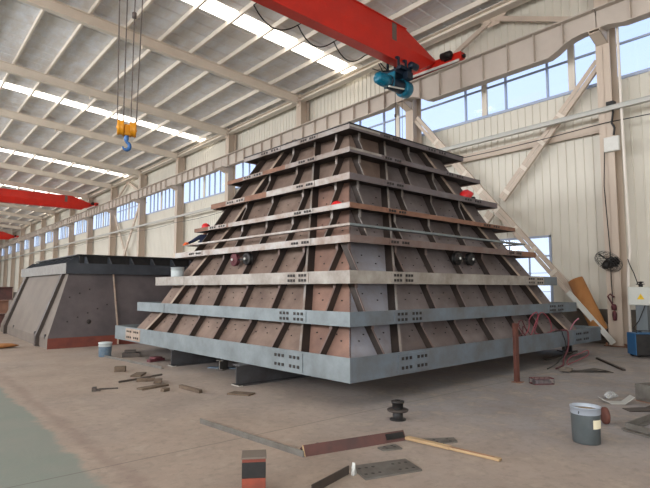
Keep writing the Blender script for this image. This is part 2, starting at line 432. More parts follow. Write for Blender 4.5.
for n in range(-2, NCOL - 2):
    g = rp if n == -2 else rs_ if n == -1 else copy_tree(rp if n == 0 else rs_)
    g.location = (0, Y0 + BAY * n + .015, 0)
    g['label'] = ('cream crane runway girder at the near end behind the camera' if n == -2 else 'cream crane runway girder right of the fan column' if n == -1 else 'cream crane runway girder carrying the end of the large red crane' if n == 0 else
                  'cream crane runway girder, %s span beyond the column behind the hoist' % ORD[n - 1])
b = MB(); b.prism([(XR - .05, YN, 9.551), (XR + .05, YN, 9.551), (XR + .05, YN, 9.57), (XR + .015, YN, 9.58), (XR + .03, YN, 9.62), (XR - .03, YN, 9.62), (XR - .015, YN, 9.58), (XR - .05, YN, 9.57)], (0, YF - YN - .5, 0))
tag(b.build('crane_rail', 'rail'), 'long dark crane rail on top of the cream runway girders', 'rail')

# bracing between columns: pairs of angles with battens
def lattice(name, a, c, label, group=None, w=.075, x=10.2):
    a, c = V(a), V(c); d = (c - a).normalized(); nrm = d.cross(V((1, 0, 0))).normalized()
    t = thing(name, a, label, 'brace', group)
    for s in (-1, 1):
        b = MB(); p, q = nrm * s * w, c - a + nrm * s * w
        b.bar(p, q, .012, .13, 0, nrm); b.bar(p + V((.045, 0, 0)) + nrm * s * .06, q + V((.045, 0, 0)) + nrm * s * .06, .08, .012, 0, nrm)
        b.build('angle_bar', 'cream2', t)
    L = (c - a).length; n = int((L - .4) / .95)
    for i in range(n):
        s = .3 + i * .95
        b = MB(); b.bar(d * s - nrm * (w + .05) - V((.012, 0, 0)), d * s + nrm * (w + .05) - V((.012, 0, 0)), .014, .12, 0, d); b.build('batten', 'cream', t)
    return t
g = 'cross bracing beside the fan column'
lattice('cross_brace', (10.2, .42, .42), (10.2, 7.16, 8.28), 'long cream double-angle brace from the foot of the fan column up to the left', g)
lattice('cross_brace', (10.36, 3.62, 4.62), (10.36, .32, 8.3), 'short cream double-angle brace from the top of the fan column down to the left', g)
lattice('cross_brace', (10.3, 4.0, 4.2), (10.3, 7.2, .4), 'cream double-angle brace hidden low behind the big steel frustum', g)
g = 'cross bracing far down the hall'
yb = Y0 + BAY * 5
lattice('cross_brace', (10.38, yb + .3, .4), (10.38, yb + BAY - .3, 8.4), 'far cream brace above the smaller frustum, rising to the left', g)
lattice('cross_brace', (10.18, yb + BAY - .3, .4), (10.18, yb + .3, 8.4), 'far cream brace above the smaller frustum, rising to the right', g)
def upper_brace(y0, lab):
    t = thing('roof_brace', (10.4, y0, 9.6), lab, 'brace', 'inverted V braces under the eave')
    for ya in (.35, BAY - .35):
        b = MB(); b.bar((0, ya, .05), (0, BAY / 2 + (-.1 if ya < 1 else .1), 1.42), .16, .1, 0, (1, 0, 0)); b.build('brace_leg', 'cream2', t)
    b = MB(); b.prism([(-.01, BAY / 2 - .5, 1.5), (-.01, BAY / 2 + .5, 1.5), (-.01, BAY / 2 + .2, 1.2), (-.01, BAY / 2 - .2, 1.2)], (.02, 0, 0)); b.build('gusset_plate', 'cream2', t)
upper_brace(Y0, 'cream inverted V brace above the runway, right of the red crane end')
upper_brace(yb, 'cream inverted V brace far down the hall above the runway')

# services on the wall
b = MB(); b.box(9.94, 10.08, YN, YF, 6.62, 6.74); b.box(9.92, 10.1, YN, YF, 6.735, 6.75)
tag(b.build('cable_tray', 'tray'), 'long pale cable tray running level across the columns of the right wall', 'cable tray')
b = MB(); pts = []
for n in range(-2, 10):
    y = Y0 + BAY * n
    pts += [(10.06, y + BAY * q, 6.32 - .35 * q * (1 - q)) for q in (0, .25, .5, .75)]
b.tube(pts, .014, 6); tag(b.build('wire', 'cable'), 'thin black wire slung from column to column below the pale cable tray', 'wire')
b = MB(); b.box(XW - .16, XW - .03, .4, 7.2, 6.28, 6.44); b.box(XW - .19, XW - .165, .4, 7.2, 6.22, 6.5); tag(b.build('wall_girt', 'cream2'), 'cream wall girt on the corrugated wall behind the cross bracing', 'girt')
b = MB(); b.tube([(10.07, -.33, 9.), (10.07, -.34, 6.), (10.07, -.36, 3.4), (10.07, -.37, 2.6), (10.09, -.3, 2.2), (10.09, -.27, 1.4), (10.09, -.27, .02)], .04, 10)
tag(b.build('white_pipe', 'pipe'), 'white pipe running down the right side of the fan column', 'pipe')
t = thing('junction_box', (10.04, -.06, 5.45), 'small white junction box high on the fan column', 'box')
b = MB(); b.box(-.06, .055, -.2, .2, 0, .42); b.build('body', 'white', t, .01)
b = MB(); b.box(-.075, -.06, -.185, .185, .02, .4); b.build('lid', 'white', t, .006)
b = MB(); b.tube([(10.03, -.1, 6.78), (10.0, -.14, 6.55), (9.98, -.1, 6.25), (10.0, -.16, 6.1), (10.02, -.12, 5.9)], .03, 8); b.box(9.9, 10.08, -.2, 0, 6.75, 6.86)
tag(b.build('cable_bundle', 'cable'), 'black cable bundle hanging from the tray on the fan column', 'cable')
b = MB(); b.tube([(10.06, .16, 5.5), (10.03, .2, 4.5), (10.03, .16, 3.5), (10.03, .12, 2.6), (10.03, .13, 1.9), (10.04, .12, 1.2)], .013, 6)
tag(b.build('fan_cable', 'cable'), 'thin black cable running down the fan column to the fan', 'cable')

# wall fan
t = thing('wall_fan', (9.72, .06, 2.34), 'black industrial fan with wire grille tilted on the right column', 'fan')
mxf = Matrix.Rotation(math.radians(43), 4, 'Y') @ Matrix.Rotation(math.radians(14), 4, 'X')
b = MB()
for R, dz in ((.36, 0), (.35, .05), (.27, .07), (.18, .08), (.1, .085), (.35, -.05), (.27, -.06), (.18, -.065)): b.torus((0, 0, dz), R, .005 if R < .36 else .008, 'z', 28, 5, 0, mxf)
for i in range(20):
    a = 2 * PI * i / 20; cs, sn = math.cos(a), math.sin(a)
    b.tube([mxf @ V((cs * r, sn * r, z)) for r, z in ((.08, .085), (.18, .08), (.27, .07), (.35, .05), (.36, 0), (.35, -.05), (.27, -.06), (.08, -.07))], .004, 4, 0, False)
b.build('grille', 'grille', t)
for i in range(3):
    b = MB(); a = 2 * PI * i / 3 + .35
    q = [(.05, -.04, .03), (.3, -.1, .05), (.33, .02, .02), (.28, .09, -.03), (.05, .05, -.02)]
    m2 = mxf @ Matrix.Rotation(a, 4, 'Z'); b.prism([m2 @ V(p) for p in q], (mxf @ V((0, 0, .012)))); b.build('blade', 'black', t)
b = MB(); b.lathe([(0, .08), (.06, .08), (.08, .05), (.08, -.04), (.1, -.06), (.1, -.2), (.06, -.24), (0, -.24)], 16, 0, mxf); b.build('motor', 'black', t)
b = MB(); b.tube([mxf @ V((0, 0, -.2)), V((.25, 0, -.02)), V((.38, 0, 0))], .03, 8); b.box(.34, .375, -.1, .1, -.14, .14); b.build('mounting_arm', 'black', t)

# ------------------------------------------------------------------ cranes
def crane(x, y, rz, label, group, hoist=True, xl=-31.5):
    """single girder crane; local x runs along the girder, 0 at the right rail"""
    t = thing('overhead_crane', (x, y, 0), label, 'crane', group, rz)
    zt, zw, zb = 10.55, 9.92, 9.36
    b = MB()
    sec = lambda X, top, bot: [(X, -.3, max(zw, bot + .02)), (X, -.3, top), (X, .3, top), (X, .3, max(zw, bot + .02)), (X, .13, bot), (X, -.13, bot)]
    xs = [(xl + .17, 10.0, 9.8), (xl + 1., 10.28, zb + .05), (xl + 2.0, zt, zb + .05), (-1.9, zt, zb + .05), (-1., 10.26, zb + .05), (-.17, 10.0, 9.8)]
    rings = [sec(*q) for q in xs]; n = 6; vs = [p for r in rings for p in r]; fs = [tuple(range(n)), tuple(range(len(vs) - n, len(vs)))]
    for i in range(len(xs) - 1):
        for k_ in range(n): fs.append((i * n + k_, i * n + (k_ + 1) % n, (i + 1) * n + (k_ + 1) % n, (i + 1) * n + k_))
    b.add(vs, fs)
    b.build('girder', 'cranered', t)
    b = MB(); b.box(xl + 1., -1., -.2, .2, zb, zb + .03); b.box(xl + 1., -1., -.04, .04, zb + .03, zb + .06); b.build('bottom_flange', 'cranered', t)
    b = MB(); b.box(xl + 2., -1.9, -.34, .34, zt, zt + .03); b.build('top_flange', 'cranered', t)
    b = MB(); b.box(-2.66, -2.42, -.306, -.3, 9.95, zt); b.build('splice_band', 'rustgrey', t)
    for X in (0, xl):
        b = MB(); b.box(X - .15, X + .15, -1.35, 1.75, 9.68, 10.0); e = b.build('end_carriage', 'cranered', t, .015)
        b = MB(); b.box(X - .19, X - .155, -1.3, 1.7, 9.63, 9.72); b.build('guard_strip', 'white', e)
        for yy in (-1.05, 1.45):
            b = MB(); mx = Matrix.Translation((X, yy, 9.77)) @ Matrix.Rotation(PI / 2, 4, 'Y'); b.lathe([(0, -.05), (.15, -.05), (.15, .05), (0, .05)], 20, 0, mx); b.build('wheel', 'black', e)
        for yy in (-1.35, 1.75):
            b = MB(); s = -1 if yy < 0 else 1; mx = Matrix.Translation((X, yy, 9.84)) @ Matrix.Rotation(-s * PI / 2, 4, 'X'); b.lathe([(0, 0), (.06, 0), (.07, .08), (.06, .1), (0, .1)], 12, 0, mx); b.build('buffer', 'black', e)
        b = MB(); b.lathe([(0, -.2), (.13, -.2), (.13, .16), (.09, .22), (0, .22)], 16, 0, Matrix.Translation((X - .28 if X == 0 else X + .28, -.85, 9.95)) @ Matrix.Rotation(PI / 2, 4, 'X')); b.box(X - .2 if X == 0 else X + .1, X - .1 if X == 0 else X + .2, -1., -.7, 9.8, 10.05); b.build('drive_motor', 'black', e)
    return t
RZ = .059
main = crane(XR, 6.0, RZ, 'large red overhead crane girder crossing the top of the photo', None)
crane(XR, 48.4, .02, 'red overhead crane farther down the hall, at the left edge', 'far red cranes')
crane(XR, 89.5, .02, 'farthest red overhead crane, its small end just showing at the left edge', 'far red cranes')
def on_main(dx, dy, z): # point in crane coordinates to world
    c, s = math.cos(RZ), math.sin(RZ); return V((XR + c * dx - s * dy, 6.0 + s * dx + c * dy, z))

def hoist(dx, label, rope_len, spread):
    p = on_main(dx, 0, 0)
    t = thing('hoist', (p.x, p.y, 8.71), label, 'hoist', None, RZ)
    b = MB(); mx = Matrix.Translation((-.1, .0, -.12)) @ Matrix.Rotation(PI / 2, 4, 'Y')
    b.lathe([(0, -.42), (.2, -.42), (.23, -.38), (.23, .3), (.2, .34), (0, .34)], 20, 0, mx); b.build('drum', 'hoistdark', t)
    b = MB(); mx = Matrix.Translation((-.72, 0, -.12)) @ Matrix.Rotation(PI / 2, 4, 'Y')
    b.lathe([(0, -.36), (.12, -.36), (.19, -.3), (.2, -.1), (.22, -.08), (.22, .12), (.2, .14), (.2, .3), (0, .3)], 20, 0, mx)
    for k_ in range(10): a = 2 * PI * k_ / 10; b.box(-.98, -.5, .2 * math.cos(a) - .008, .2 * math.cos(a) + .008, -.12 + .2 * math.sin(a) - .012, -.12 + .2 * math.sin(a) + .012)
    b.build('motor', 'hoistblue', t)
    b = MB(); mx = Matrix.Translation((.32, 0, -.14)) @ Matrix.Rotation(PI / 2, 4, 'Y')
    b.lathe([(0, -.06), (.28, -.06), (.3, -.02), (.3, .22), (.24, .3), (0, .3)], 20, 0, mx); b.build('gear_case', 'hoistblue', t)
    for xx in (-.45, .2):
        b = MB(); b.prism([(xx, -.26, .2), (xx, .26, .2), (xx, .22, -.3), (xx, -.22, -.3)], (.06, 0, 0)); b.build('side_plate', 'hoistblue', t, .01)
    b = MB(); b.box(-.3, .3, -.42, -.22, .3, .42); b.box(-.3, .3, .22, .42, .3, .42); b.box(-.42, .26, -.3, .3, .16, .3)
    tr = b.build('trolley', 'hoistdark', t, .01)
    for xx in (-.2, .2):
        for s in (-1, 1):
            b = MB(); mx = Matrix.Translation((xx, s * .17, .74)) @ Matrix.Rotation(PI / 2, 4, 'X'); b.lathe([(0, -.04), (.09, -.04), (.07, .04), (0, .04)], 14, 0, mx); b.box(xx - .05, xx + .05, s * .24 - .015, s * .24 + .015, .36, .78); b.build('trolley_wheel', 'hoistdark', tr)
    b = MB(); mx = Matrix.Translation((.3, -.5, .5)) @ Matrix.Rotation(PI / 2, 4, 'Y'); b.lathe([(0, -.2), (.11, -.2), (.12, -.1), (.12, .15), (.08, .2), (0, .2)], 14, 0, mx); b.build('trolley_motor', 'hoistdark', t)
    b = MB(); b.box(-.05, .25, -.5, -.3, .0, .25); b.build('control_box', 'hoistdark', t, .01)
    b = MB()
    for q in ((-1.0, -.1, .35), (-.85, .1, .45), (-1.1, .15, .2)): b.tube([(-.4, 0, .3), ((q[0] - .4) / 2, q[1], .22), q], .018, 6)
    b.build('cable_arm', 'black', t)
    b = MB(); b.tube([(-.75, -.25, -.42), (.05, -.25, -.3)], .03, 8); b.build('limit_rod', 'white', t)
    return t
hoist(-2.05, 'teal blue electric hoist hanging under the red crane above the frustum', 3, .1)
hoist(-11.38, 'teal blue electric hoist above the photo holding the yellow hook block', 3, .1)
# ropes of the near hoist going down inside the frustum
b = MB(); p = on_main(-2.05, 0, 0)
for dx, r in ((-.62, .010), (-.1, .014), (.25, .008)):
    b.tube([(p.x + dx, p.y, 8.4), (p.x + dx, p.y, 4.4)], r, 6)
    if dx == -.1: b.lathe([(0, -.06), (.035, -.05), (.035, .05), (0, .06)], 8, 0, Matrix.Translation((p.x + dx, p.y, 7.5)))
b.box(p.x - .7, p.x + .33, p.y - .06, p.y + .06, 4.3, 4.42)
tag(b.build('hoist_rope', 'rope'), 'thin dark hoist ropes dropping from the blue hoist into the frustum', 'rope')
# hook block on the second hoist
hp = on_main(-11.38, 0, 0)
t = thing('hook_block', (hp.x, hp.y, 4.9), 'yellow hook block with blue hook hanging on four ropes at upper left', 'hook block')
for xx in (-.13, .13):
    b = MB(); mx = Matrix.Translation((xx, 0, .14)) @ Matrix.Rotation(PI / 2, 4, 'Y') @ Matrix.Rotation(.3, 4, 'X')
    b.lathe([(0, -.07), (.15, -.07), (.17, -.05), (.15, -.015), (.15, .015), (.17, .05), (.15, .07), (0, .07)], 22, 0, mx)
    b.build('sheave', 'yellow', t)
b = MB(); b.box(-.07, .07, -.09, .09, -.02, .22); b.box(-.22, .22, -.03, .03, .1, .17); b.build('crosshead', 'yellow', t, .02)
b = MB(); b.lathe([(.035, -.14), (.05, -.1), (.05, .0)], 12)
pts = [(0, 0, -.1)] + [(.075 * math.sin(a) - .0, 0, -.24 + .085 * math.cos(a)) for a in [.2 + i * .33 for i in range(14)]]
b.tube(pts, .03, 8, 0, True, [.035, .036, .038, .04, .042, .043, .044, .044, .042, .04, .036, .03, .025, .02, .014]); b.build('hook', 'hookblue', t)
b = MB()
for xx, yy, lean in ((-.2, 0, -.03), (-.06, .04, .0), (.07, -.04, .0), (.2, .0, .04)): b.tube([(xx, yy, .12), (xx * 1.1 + lean, yy, 3.45)], .012, 6)
b.lathe([(0, -.07), (.05, -.06), (.05, .06), (0, .07)], 10, 0, Matrix.Translation((.07, -.04, 2.7))); b.build('wire_rope', 'rope', t)
# festoon cable on the far side of the girder
b = MB()
sup = [-7.8, -6.2, -4.7, -3.25]
for a, c in zip(sup, sup[1:]):
    b.tube([on_main(a + (c - a) * q, .42, 9.42 - 2.0 * q * (1 - q) * (1 - .35 * q)) for q in [i / 10 for i in range(11)]], .02, 6)
for a in sup: b.tube([on_main(a, .1, 9.42), on_main(a, .42, 9.42)], .015, 6)
tag(b.build('festoon_cable', 'cable'), 'black power cable hanging in loops along the large red crane girder', 'cable')

# ------------------------------------------------------------------ the big frustum
O = V((-.60812, -.65713, 0)); DL = .0370059
FL, FM = 8.3993, 8.6469
A = [0.0, 0.39, 0.709, 1.055, 1.398, 1.695, 1.988, 2.278]
ZT = [.675, 1.26, 1.883, 2.493, 3.112, 3.738, 4.337, 4.921]
ZB = [.346, 1.045, 1.677, 2.366, 3.019, 3.612, 4.239, 4.826]
D = .44
fr = thing('steel_frustum', O, 'huge stepped steel frustum of rusty plates and ring beams on low supports', 'steel structure', None, DL)
SIDES = ('left', 'right', 'back_left', 'back_right')
def P4(side, i0, t0, i1=None):
    pass
def corner(a, which):  # which: 0 front, 1 left end, 2 right end, 3 back
    return ((a, a), (a, FL - a), (FM - a, a), (FM - a, FL - a))[which]
ENDS = {'left': (0, 1), 'right': (0, 2), 'back_left': (1, 3), 'back_right': (2, 3)}
beam_mat = {'left': ['steelblue', 'steelblue', 'pale', 'silver', 'silver', 'silver', 'silverdark', 'silverdark'],
            'right': ['steeldark', 'steeldark', 'pale', 'rustgrey', 'rust', 'purple', 'purple', 'purple']}
def strip(b, side, ins0, ins1, z0, z1, m=0):
    """mitred ring segment between insets ins0 (outer) and ins1 (inner)"""
    e0, e1 = ENDS[side]
    p = [corner(ins0, e0), corner(ins0, e1), corner(ins1, e1), corner(ins1, e0)]
    b.hexa([(x, y, z0) for x, y in p] + [(x, y, z1) for x, y in p], m)
def facept(side, t, a, z):     # t along the face measured from its near corner axis, a inset
    return V((a, t, z)) if side == 'left' else V((t, a, z))
def plate(b, side, t0, t1, a0, a1, z0, z1, m=0):
    q = [facept(side, t0, a0, z0), facept(side, t1, a0, z0), facept(side, t1, a1, z0), facept(side, t0, a1, z0)]
    b.hexa(q + [v + V((0, 0, z1 - z0)) for v in q], m)
for i in range(8):
    h = ZT[i] - ZB[i]; zm = (ZT[i] + ZB[i]) / 2
    for side in SIDES:
        b = MB()
        strip(b, side, A[i], A[i] + .02, ZB[i], ZT[i])
        mm = beam_mat.get(side, ['steelblue'] * 3 + ['rustgrey'] * 5)[i]
        o = b.build('ring_beam', mm, fr)
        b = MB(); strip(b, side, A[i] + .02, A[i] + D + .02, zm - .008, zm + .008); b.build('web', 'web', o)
        if side not in beam_mat: continue
        S = FL if side == 'left' else FM
        # bolted splice plates near the front corner and near the far end
        spl = [(A[i] + .98, A[i] + (1.72 if i < 2 else 1.58)), (S - A[i] - (1.55 if i != 3 else 1.39), S - A[i] - .72)]
        for (t0, t1) in spl:
            b = MB(); th = .012; hh = h * .82; z0, z1 = zm - hh / 2, zm + hh / 2
            plate(b, side, t0, t1, A[i] - th, A[i] + .002, z0, z1, 0)
            w = (t1 - t0) / 8
            rows = (.25, .75) if h > .18 else (.5,)
            for rw in (() if side == 'left' and i in (1, 2) and t0 > 3 else rows):
                for kk in (1, 2, 3, 5, 6, 7):
                    c = t0 + kk * w; zz = z0 + hh * rw; r = .022
                    plate(b, side, c - r, c + r, A[i] - th - .012, A[i] - th + .001, zz - r, zz + r, 1)
            pm = {0: mm, 1: mm}.get(i, 'pale' if (i == 2) else mm)
            if (i == 0 and side == 'left' and t0 > 4): pm = 'ribpale'
            b.build('splice_plate', [pm, 'stud'], o)
        if (i in (4, 5, 6) and side == 'left') or (i == 2 and side == 'right') or (i == 3 and side == 'right'):    # differently coloured end piece
            b = MB(); t0 = S - A[i] - (.72 if i < 4 else 1.6 if i == 4 else 2.4)
            plate(b, side, t0, S - A[i], A[i] - .004, A[i] + .001, ZB[i] + .002, ZT[i] - .002)
            b.build('end_length', 'rust' if i > 2 else 'steeldark', o)
        if side == 'right' and i in (6, 7):
            b = MB(); plate(b, side, A[i] + .02, A[i] + .92, A[i] - .006, A[i] + .001, zm - .0, ZT[i] - .006)
            b.build('bright_strip', 'pale', o)
# thin ring bar between the fourth and fifth rings
for side in SIDES:
    b = MB(); strip(b, side, 1.23, 1.26, 2.675, 2.715); strip(b, side, 1.26, 1.34, 2.675, 2.685); b.build('angle_ring', 'silver' if side != 'right' else 'steelblue', fr)
# skin panels, each bay and face in three lengths with its ribs and seam plates
RIBS = {'right': {0: [.98, 2.2, 3.18, 4.15, 5.27, 6.2], 1: [1.0, 2.87, 3.84, 4.88, 5.93], 2: [1.2, 2.4, 3.31, 4.3, 5.35], 3: [1.83, 2.81, 3.9, 5.0], 4: [1.95, 2.95, 3.95, 4.95], 5: [2.3, 3.55, 4.6], 6: [2.7, 3.8, 4.7]},
        'left': {0: [.91, 2.11, 3.08, 4.03, 5.0, 6.03], 1: [1.22, 2.7, 3.75, 4.76, 5.82], 2: [1.53, 2.42, 3.19, 4.17, 5.26], 3: [2.04, 3.2, 4.1, 5.05], 4: [2.26, 3.25, 4.31, 5.36], 5: [2.55, 3.82, 4.83], 6: [2.86, 4.31]}}
RIBS['right'][4] = [2.1, 3.42, 4.42, 5.52]; RIBS['right'][5] = [2.45, 3.94, 4.91]; RIBS['right'][6] = [2.75, 4.39]
mid_mat = {'left': 'skin', 'right': 'skingrey'}
for i in range(7):
    z0, z1 = (ZT[i] + ZB[i]) / 2, (ZT[i + 1] + ZB[i + 1]) / 2
    sl = (A[i + 1] - A[i]) / (ZT[i + 1] - ZT[i])
    ain = lambda z: A[i] + D + sl * (z - ZT[i])
    for side in SIDES:
        if side not in mid_mat:
            b = MB(); e0, e1 = ENDS[side]
            p = [corner(ain(z0), e0), corner(ain(z0), e1), corner(ain(z1), e1), corner(ain(z1), e0)]
            q = [corner(ain(z0) + .02, e0), corner(ain(z0) + .02, e1), corner(ain(z1) + .02, e1), corner(ain(z1) + .02, e0)]
            zz = (z0, z0, z1, z1)
            b.hexa([(x, y, z) for (x, y), z in zip(q, zz)] + [(x, y, z) for (x, y), z in zip(p, zz)])
            b.build('skin_panel', 'skin', fr); continue
        S = FL if side == 'left' else FM
        T = lambda kind, z: {'c0': ain(z), 's': ain(z) - D + 1.36, 'j': S - (ain(z) - D) - 1.36, 'c1': S - ain(z)}[kind]
        for seg, (k0, k1) in enumerate((('c0', 's'), ('s', 'j'), ('j', 'c1'))):
            b = MB()
            p = [facept(side, T(k0, z0), ain(z0), z0), facept(side, T(k1, z0), ain(z0), z0), facept(side, T(k1, z1), ain(z1), z1), facept(side, T(k0, z1), ain(z1), z1)]
            inn = facept(side, 0, .02, 0)
            b.hexa([v + inn for v in p] + p)
            # studs
            if i < 5:
                e = .010 if seg == 0 else .008; nz = 2
                for rr in range(nz):
                    z = ZT[i] + .12 + (ZB[i + 1] - ZT[i] - .2) * (rr + .25) / nz
                    ta, tb = T(k0, z), T(k1, z); nn = max(1, int((tb - ta) / .33))
                    for c in range(nn):
                        t_ = ta + (c + .5) * (tb - ta) / nn + (.05 if rr else -.05)
                        plate(b, side, t_ - e, t_ + e, ain(z) - .016, ain(z) + .004, z - e, z + e, 1)
            smat = ('skinpink' if side == 'left' else 'skinblue' if i < 3 else 'skingrey') if seg == 0 and i < 5 else mid_mat[side]
            if i >= 5: smat = 'skin' if side == 'right' and seg == 0 else ('skin' if side == 'left' else 'skingrey')
            pn = b.build('skin_panel', [smat, 'stud'], fr)
            # ribs of this panel
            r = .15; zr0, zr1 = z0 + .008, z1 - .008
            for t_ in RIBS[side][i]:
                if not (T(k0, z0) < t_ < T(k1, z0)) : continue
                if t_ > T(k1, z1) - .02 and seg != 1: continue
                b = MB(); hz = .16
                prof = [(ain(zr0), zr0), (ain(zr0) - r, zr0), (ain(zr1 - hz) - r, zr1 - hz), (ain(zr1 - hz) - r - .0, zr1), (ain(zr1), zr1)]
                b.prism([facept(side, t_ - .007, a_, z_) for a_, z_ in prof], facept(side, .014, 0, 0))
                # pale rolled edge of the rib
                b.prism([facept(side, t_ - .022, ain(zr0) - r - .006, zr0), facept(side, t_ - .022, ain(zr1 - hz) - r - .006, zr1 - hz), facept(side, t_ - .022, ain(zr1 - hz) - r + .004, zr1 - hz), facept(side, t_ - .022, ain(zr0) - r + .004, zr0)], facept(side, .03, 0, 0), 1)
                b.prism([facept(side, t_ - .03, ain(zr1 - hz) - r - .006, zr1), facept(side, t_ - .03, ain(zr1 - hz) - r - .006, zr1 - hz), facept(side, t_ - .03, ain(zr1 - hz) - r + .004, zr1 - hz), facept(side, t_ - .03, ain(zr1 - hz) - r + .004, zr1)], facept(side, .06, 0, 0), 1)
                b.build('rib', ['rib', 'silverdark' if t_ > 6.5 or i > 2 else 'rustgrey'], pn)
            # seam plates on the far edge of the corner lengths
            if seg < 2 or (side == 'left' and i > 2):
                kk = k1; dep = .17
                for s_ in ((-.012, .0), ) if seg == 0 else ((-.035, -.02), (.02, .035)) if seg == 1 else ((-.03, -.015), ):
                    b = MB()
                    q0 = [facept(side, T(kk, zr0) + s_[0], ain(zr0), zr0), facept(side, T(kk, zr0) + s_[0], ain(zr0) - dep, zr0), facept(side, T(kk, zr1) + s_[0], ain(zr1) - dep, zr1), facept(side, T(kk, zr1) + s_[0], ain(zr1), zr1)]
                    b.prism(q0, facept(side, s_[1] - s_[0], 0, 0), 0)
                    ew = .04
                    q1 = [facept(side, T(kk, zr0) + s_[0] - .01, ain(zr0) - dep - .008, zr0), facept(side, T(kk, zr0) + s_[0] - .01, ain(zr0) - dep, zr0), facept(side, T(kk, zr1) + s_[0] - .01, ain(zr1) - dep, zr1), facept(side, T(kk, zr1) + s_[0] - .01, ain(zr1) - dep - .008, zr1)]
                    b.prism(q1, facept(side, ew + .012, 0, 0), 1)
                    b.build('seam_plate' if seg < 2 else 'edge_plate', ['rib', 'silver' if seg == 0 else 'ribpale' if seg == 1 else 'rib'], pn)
# upper black rim on the top ring
b = MB()
for side in SIDES: strip(b, side, A[7] - .004, A[7] + .16, ZT[7] + .001, ZT[7] + .03); strip(b, side, A[7] + .14, A[7] + .16, ZT[7] + .03, ZT[7] + .075)
b.build('top_rim', 'black', fr)
# base plate under the lowest ring
b = MB()
for side in SIDES: strip(b, side, .03, D + .1, ZB[0] - .001, ZB[0] + .02)
b.build('base_plate', 'supp', fr)

def frw(x, y, z):
    c, s = math.cos(DL), math.sin(DL); return V((O.x + c * x - s * y, O.y + s * x + c * y, z))

# supports under the frustum: H-beams lying on the floor
def hbeam(b, L, w, h, m=0, m2=1, t=.02):
    b.box(0, L, -w / 2, w / 2, 0, t, m2); b.box(0, L, -w / 2, w / 2, h - t, h, m2); b.box(0, L, -.01, .01, t, h - t, m)
    b.box(0, .012, -w / 2, w / 2, 0, t + .002, m2)
def support(x, y, L, rz, label, h=.343, w=.22):
    b = MB(); hbeam(b, L, w, h); o = b.build('support_beam', ['supp', 'supp']); o.location = (x, y, 0); o.rotation_euler = (0, 0, rz)
    tag(o, label, 'support beam', 'support beams under the frustum')
    b = MB(); b.box(-.015, .06, -w / 2 - .02, w / 2 + .02, -.0, .012); b.build('end_edge', 'suppedge', o)
    return o
support(-.87, 1.84, 8.5, .0, 'dark steel support beam under the frustum, nearest the front corner')
support(-.79, 4.6, 8.5, .0, 'dark steel support beam under the left half of the frustum, farther back')
support(7.75, .25, .5, .9, 'short dark steel support block under the right end of the frustum', .343, .3)
b = MB(); hbeam(b, .3, .16, .2, 0, 0); o = b.build('steel_stub', ['angle']); o.location = (-.3, 3.45, 0); o.rotation_euler = (0, 0, .5); tag(o, 'small grey steel stub on end flanges on the floor between the two supports', 'steel piece')

# discs on the frustum: paired rollers on a rib
def rollers(side, t0, label, red):
    z = 2.22; a0 = A[2] + D + .62 * (z - ZT[2]) - .02
    fpt = lambda t, a: frw(*(facept(side, t, a, z)))
    p = fpt(t0, a0 - .2)
    t = thing('guide_roller_pair', p, label, 'rollers', 'roller pairs on the frustum', DL + (0 if side == 'right' else -PI / 2))
    for s in (-1, 1):
        b = MB(); mx = Matrix.Translation((s * .245, 0, 0)) @ Matrix.Rotation(PI / 2, 4, 'X')
        b.lathe([(0, .07), (.04, .07), (.05, .04), (.11, .04), (.14, .03), (.14, .01), (.09, 0), (.09, -.03), (.13, -.04), (.13, -.055), (0, -.055)], 22, 0, mx); rl = b.build('roller', 'maroon' if red and s == -1 else 'black', t)
        b = MB(); b.lathe([(0, .09), (.025, .085), (.03, .065), (0, .065)], 10, 0, mx); b.build('axle_cap', 'white', rl)
    b = MB(); b.bar((-.3, .03, 0), (.3, .03, 0), .03, .03); b.build('axle', 'black', t)
rollers('left', 4.42, 'pair of round rollers, one dark red, on the left face of the frustum', True)
rollers('right', 4.52, 'pair of dark round rollers on the right face of the frustum', False)

# red helmet lying on the left face, red bundle on the right face
def helmet_mesh(b, m=0, mx=None):
    b.lathe([(0, .135), (.05, .128), (.09, .105), (.115, .07), (.125, .03), (.127, 0), (.15, -.012), (.15, -.02), (.12, -.012), (.0, -.0)], 20, m, mx)
    for yy in (-.035, 0, .035): b.tube([(mx or Matrix()) @ V((x_, yy, math.sqrt(max(0, .0172 - x_ * x_ * 1.0)) + .004 - abs(yy) * .2)) for x_ in (-.11, -.06, 0, .06, .11)], .01, 6, m)
p = frw(A[4] + .24, 1.97, 3.073)
b = MB(); helmet_mesh(b, 0, Matrix.Scale(.95, 4)); o = b.build('hard_hat', 'helmet'); o.location = p + V((0, 0, .02)); o.rotation_euler = (0.0, 0.0, .4)
tag(o, 'red hard hat lying on a ledge high on the left face near the front corner', 'helmet')
p = frw(5.78, A[5] + .16, 3.70)
t = thing('red_bundle', p, 'red and pink cloth bundle on a ledge high on the right face of the frustum', 'cloth bundle')
def lump(rx, ry, rz_, seed, n=16, k_=9):
    rnd = random.Random(seed); ph = [rnd.uniform(0, 6) for _ in range(6)]; b = MB(); prof = []
    vs = []; 
    for i in range(k_):
        a = PI * i / (k_ - 1)
        for j in range(n):
            t_ = 2 * PI * j / n; w = 1 + .16 * math.sin(3 * t_ + ph[0] + a) + .13 * math.sin(5 * t_ + ph[1] - 2 * a) + .1 * math.sin(2 * t_ + 4 * a + ph[2])
            vs.append((rx * w * math.sin(a) * math.cos(t_), ry * w * math.sin(a) * math.sin(t_), rz_ * (1 - math.cos(a)) * (1 + .1 * math.sin(t_ * 2 + ph[3]))))
    fs = [(i * n + j, i * n + (j + 1) % n, (i + 1) * n + (j + 1) % n, (i + 1) * n + j) for i in range(k_ - 1) for j in range(n)]
    return b.add(vs, fs, 0, True)
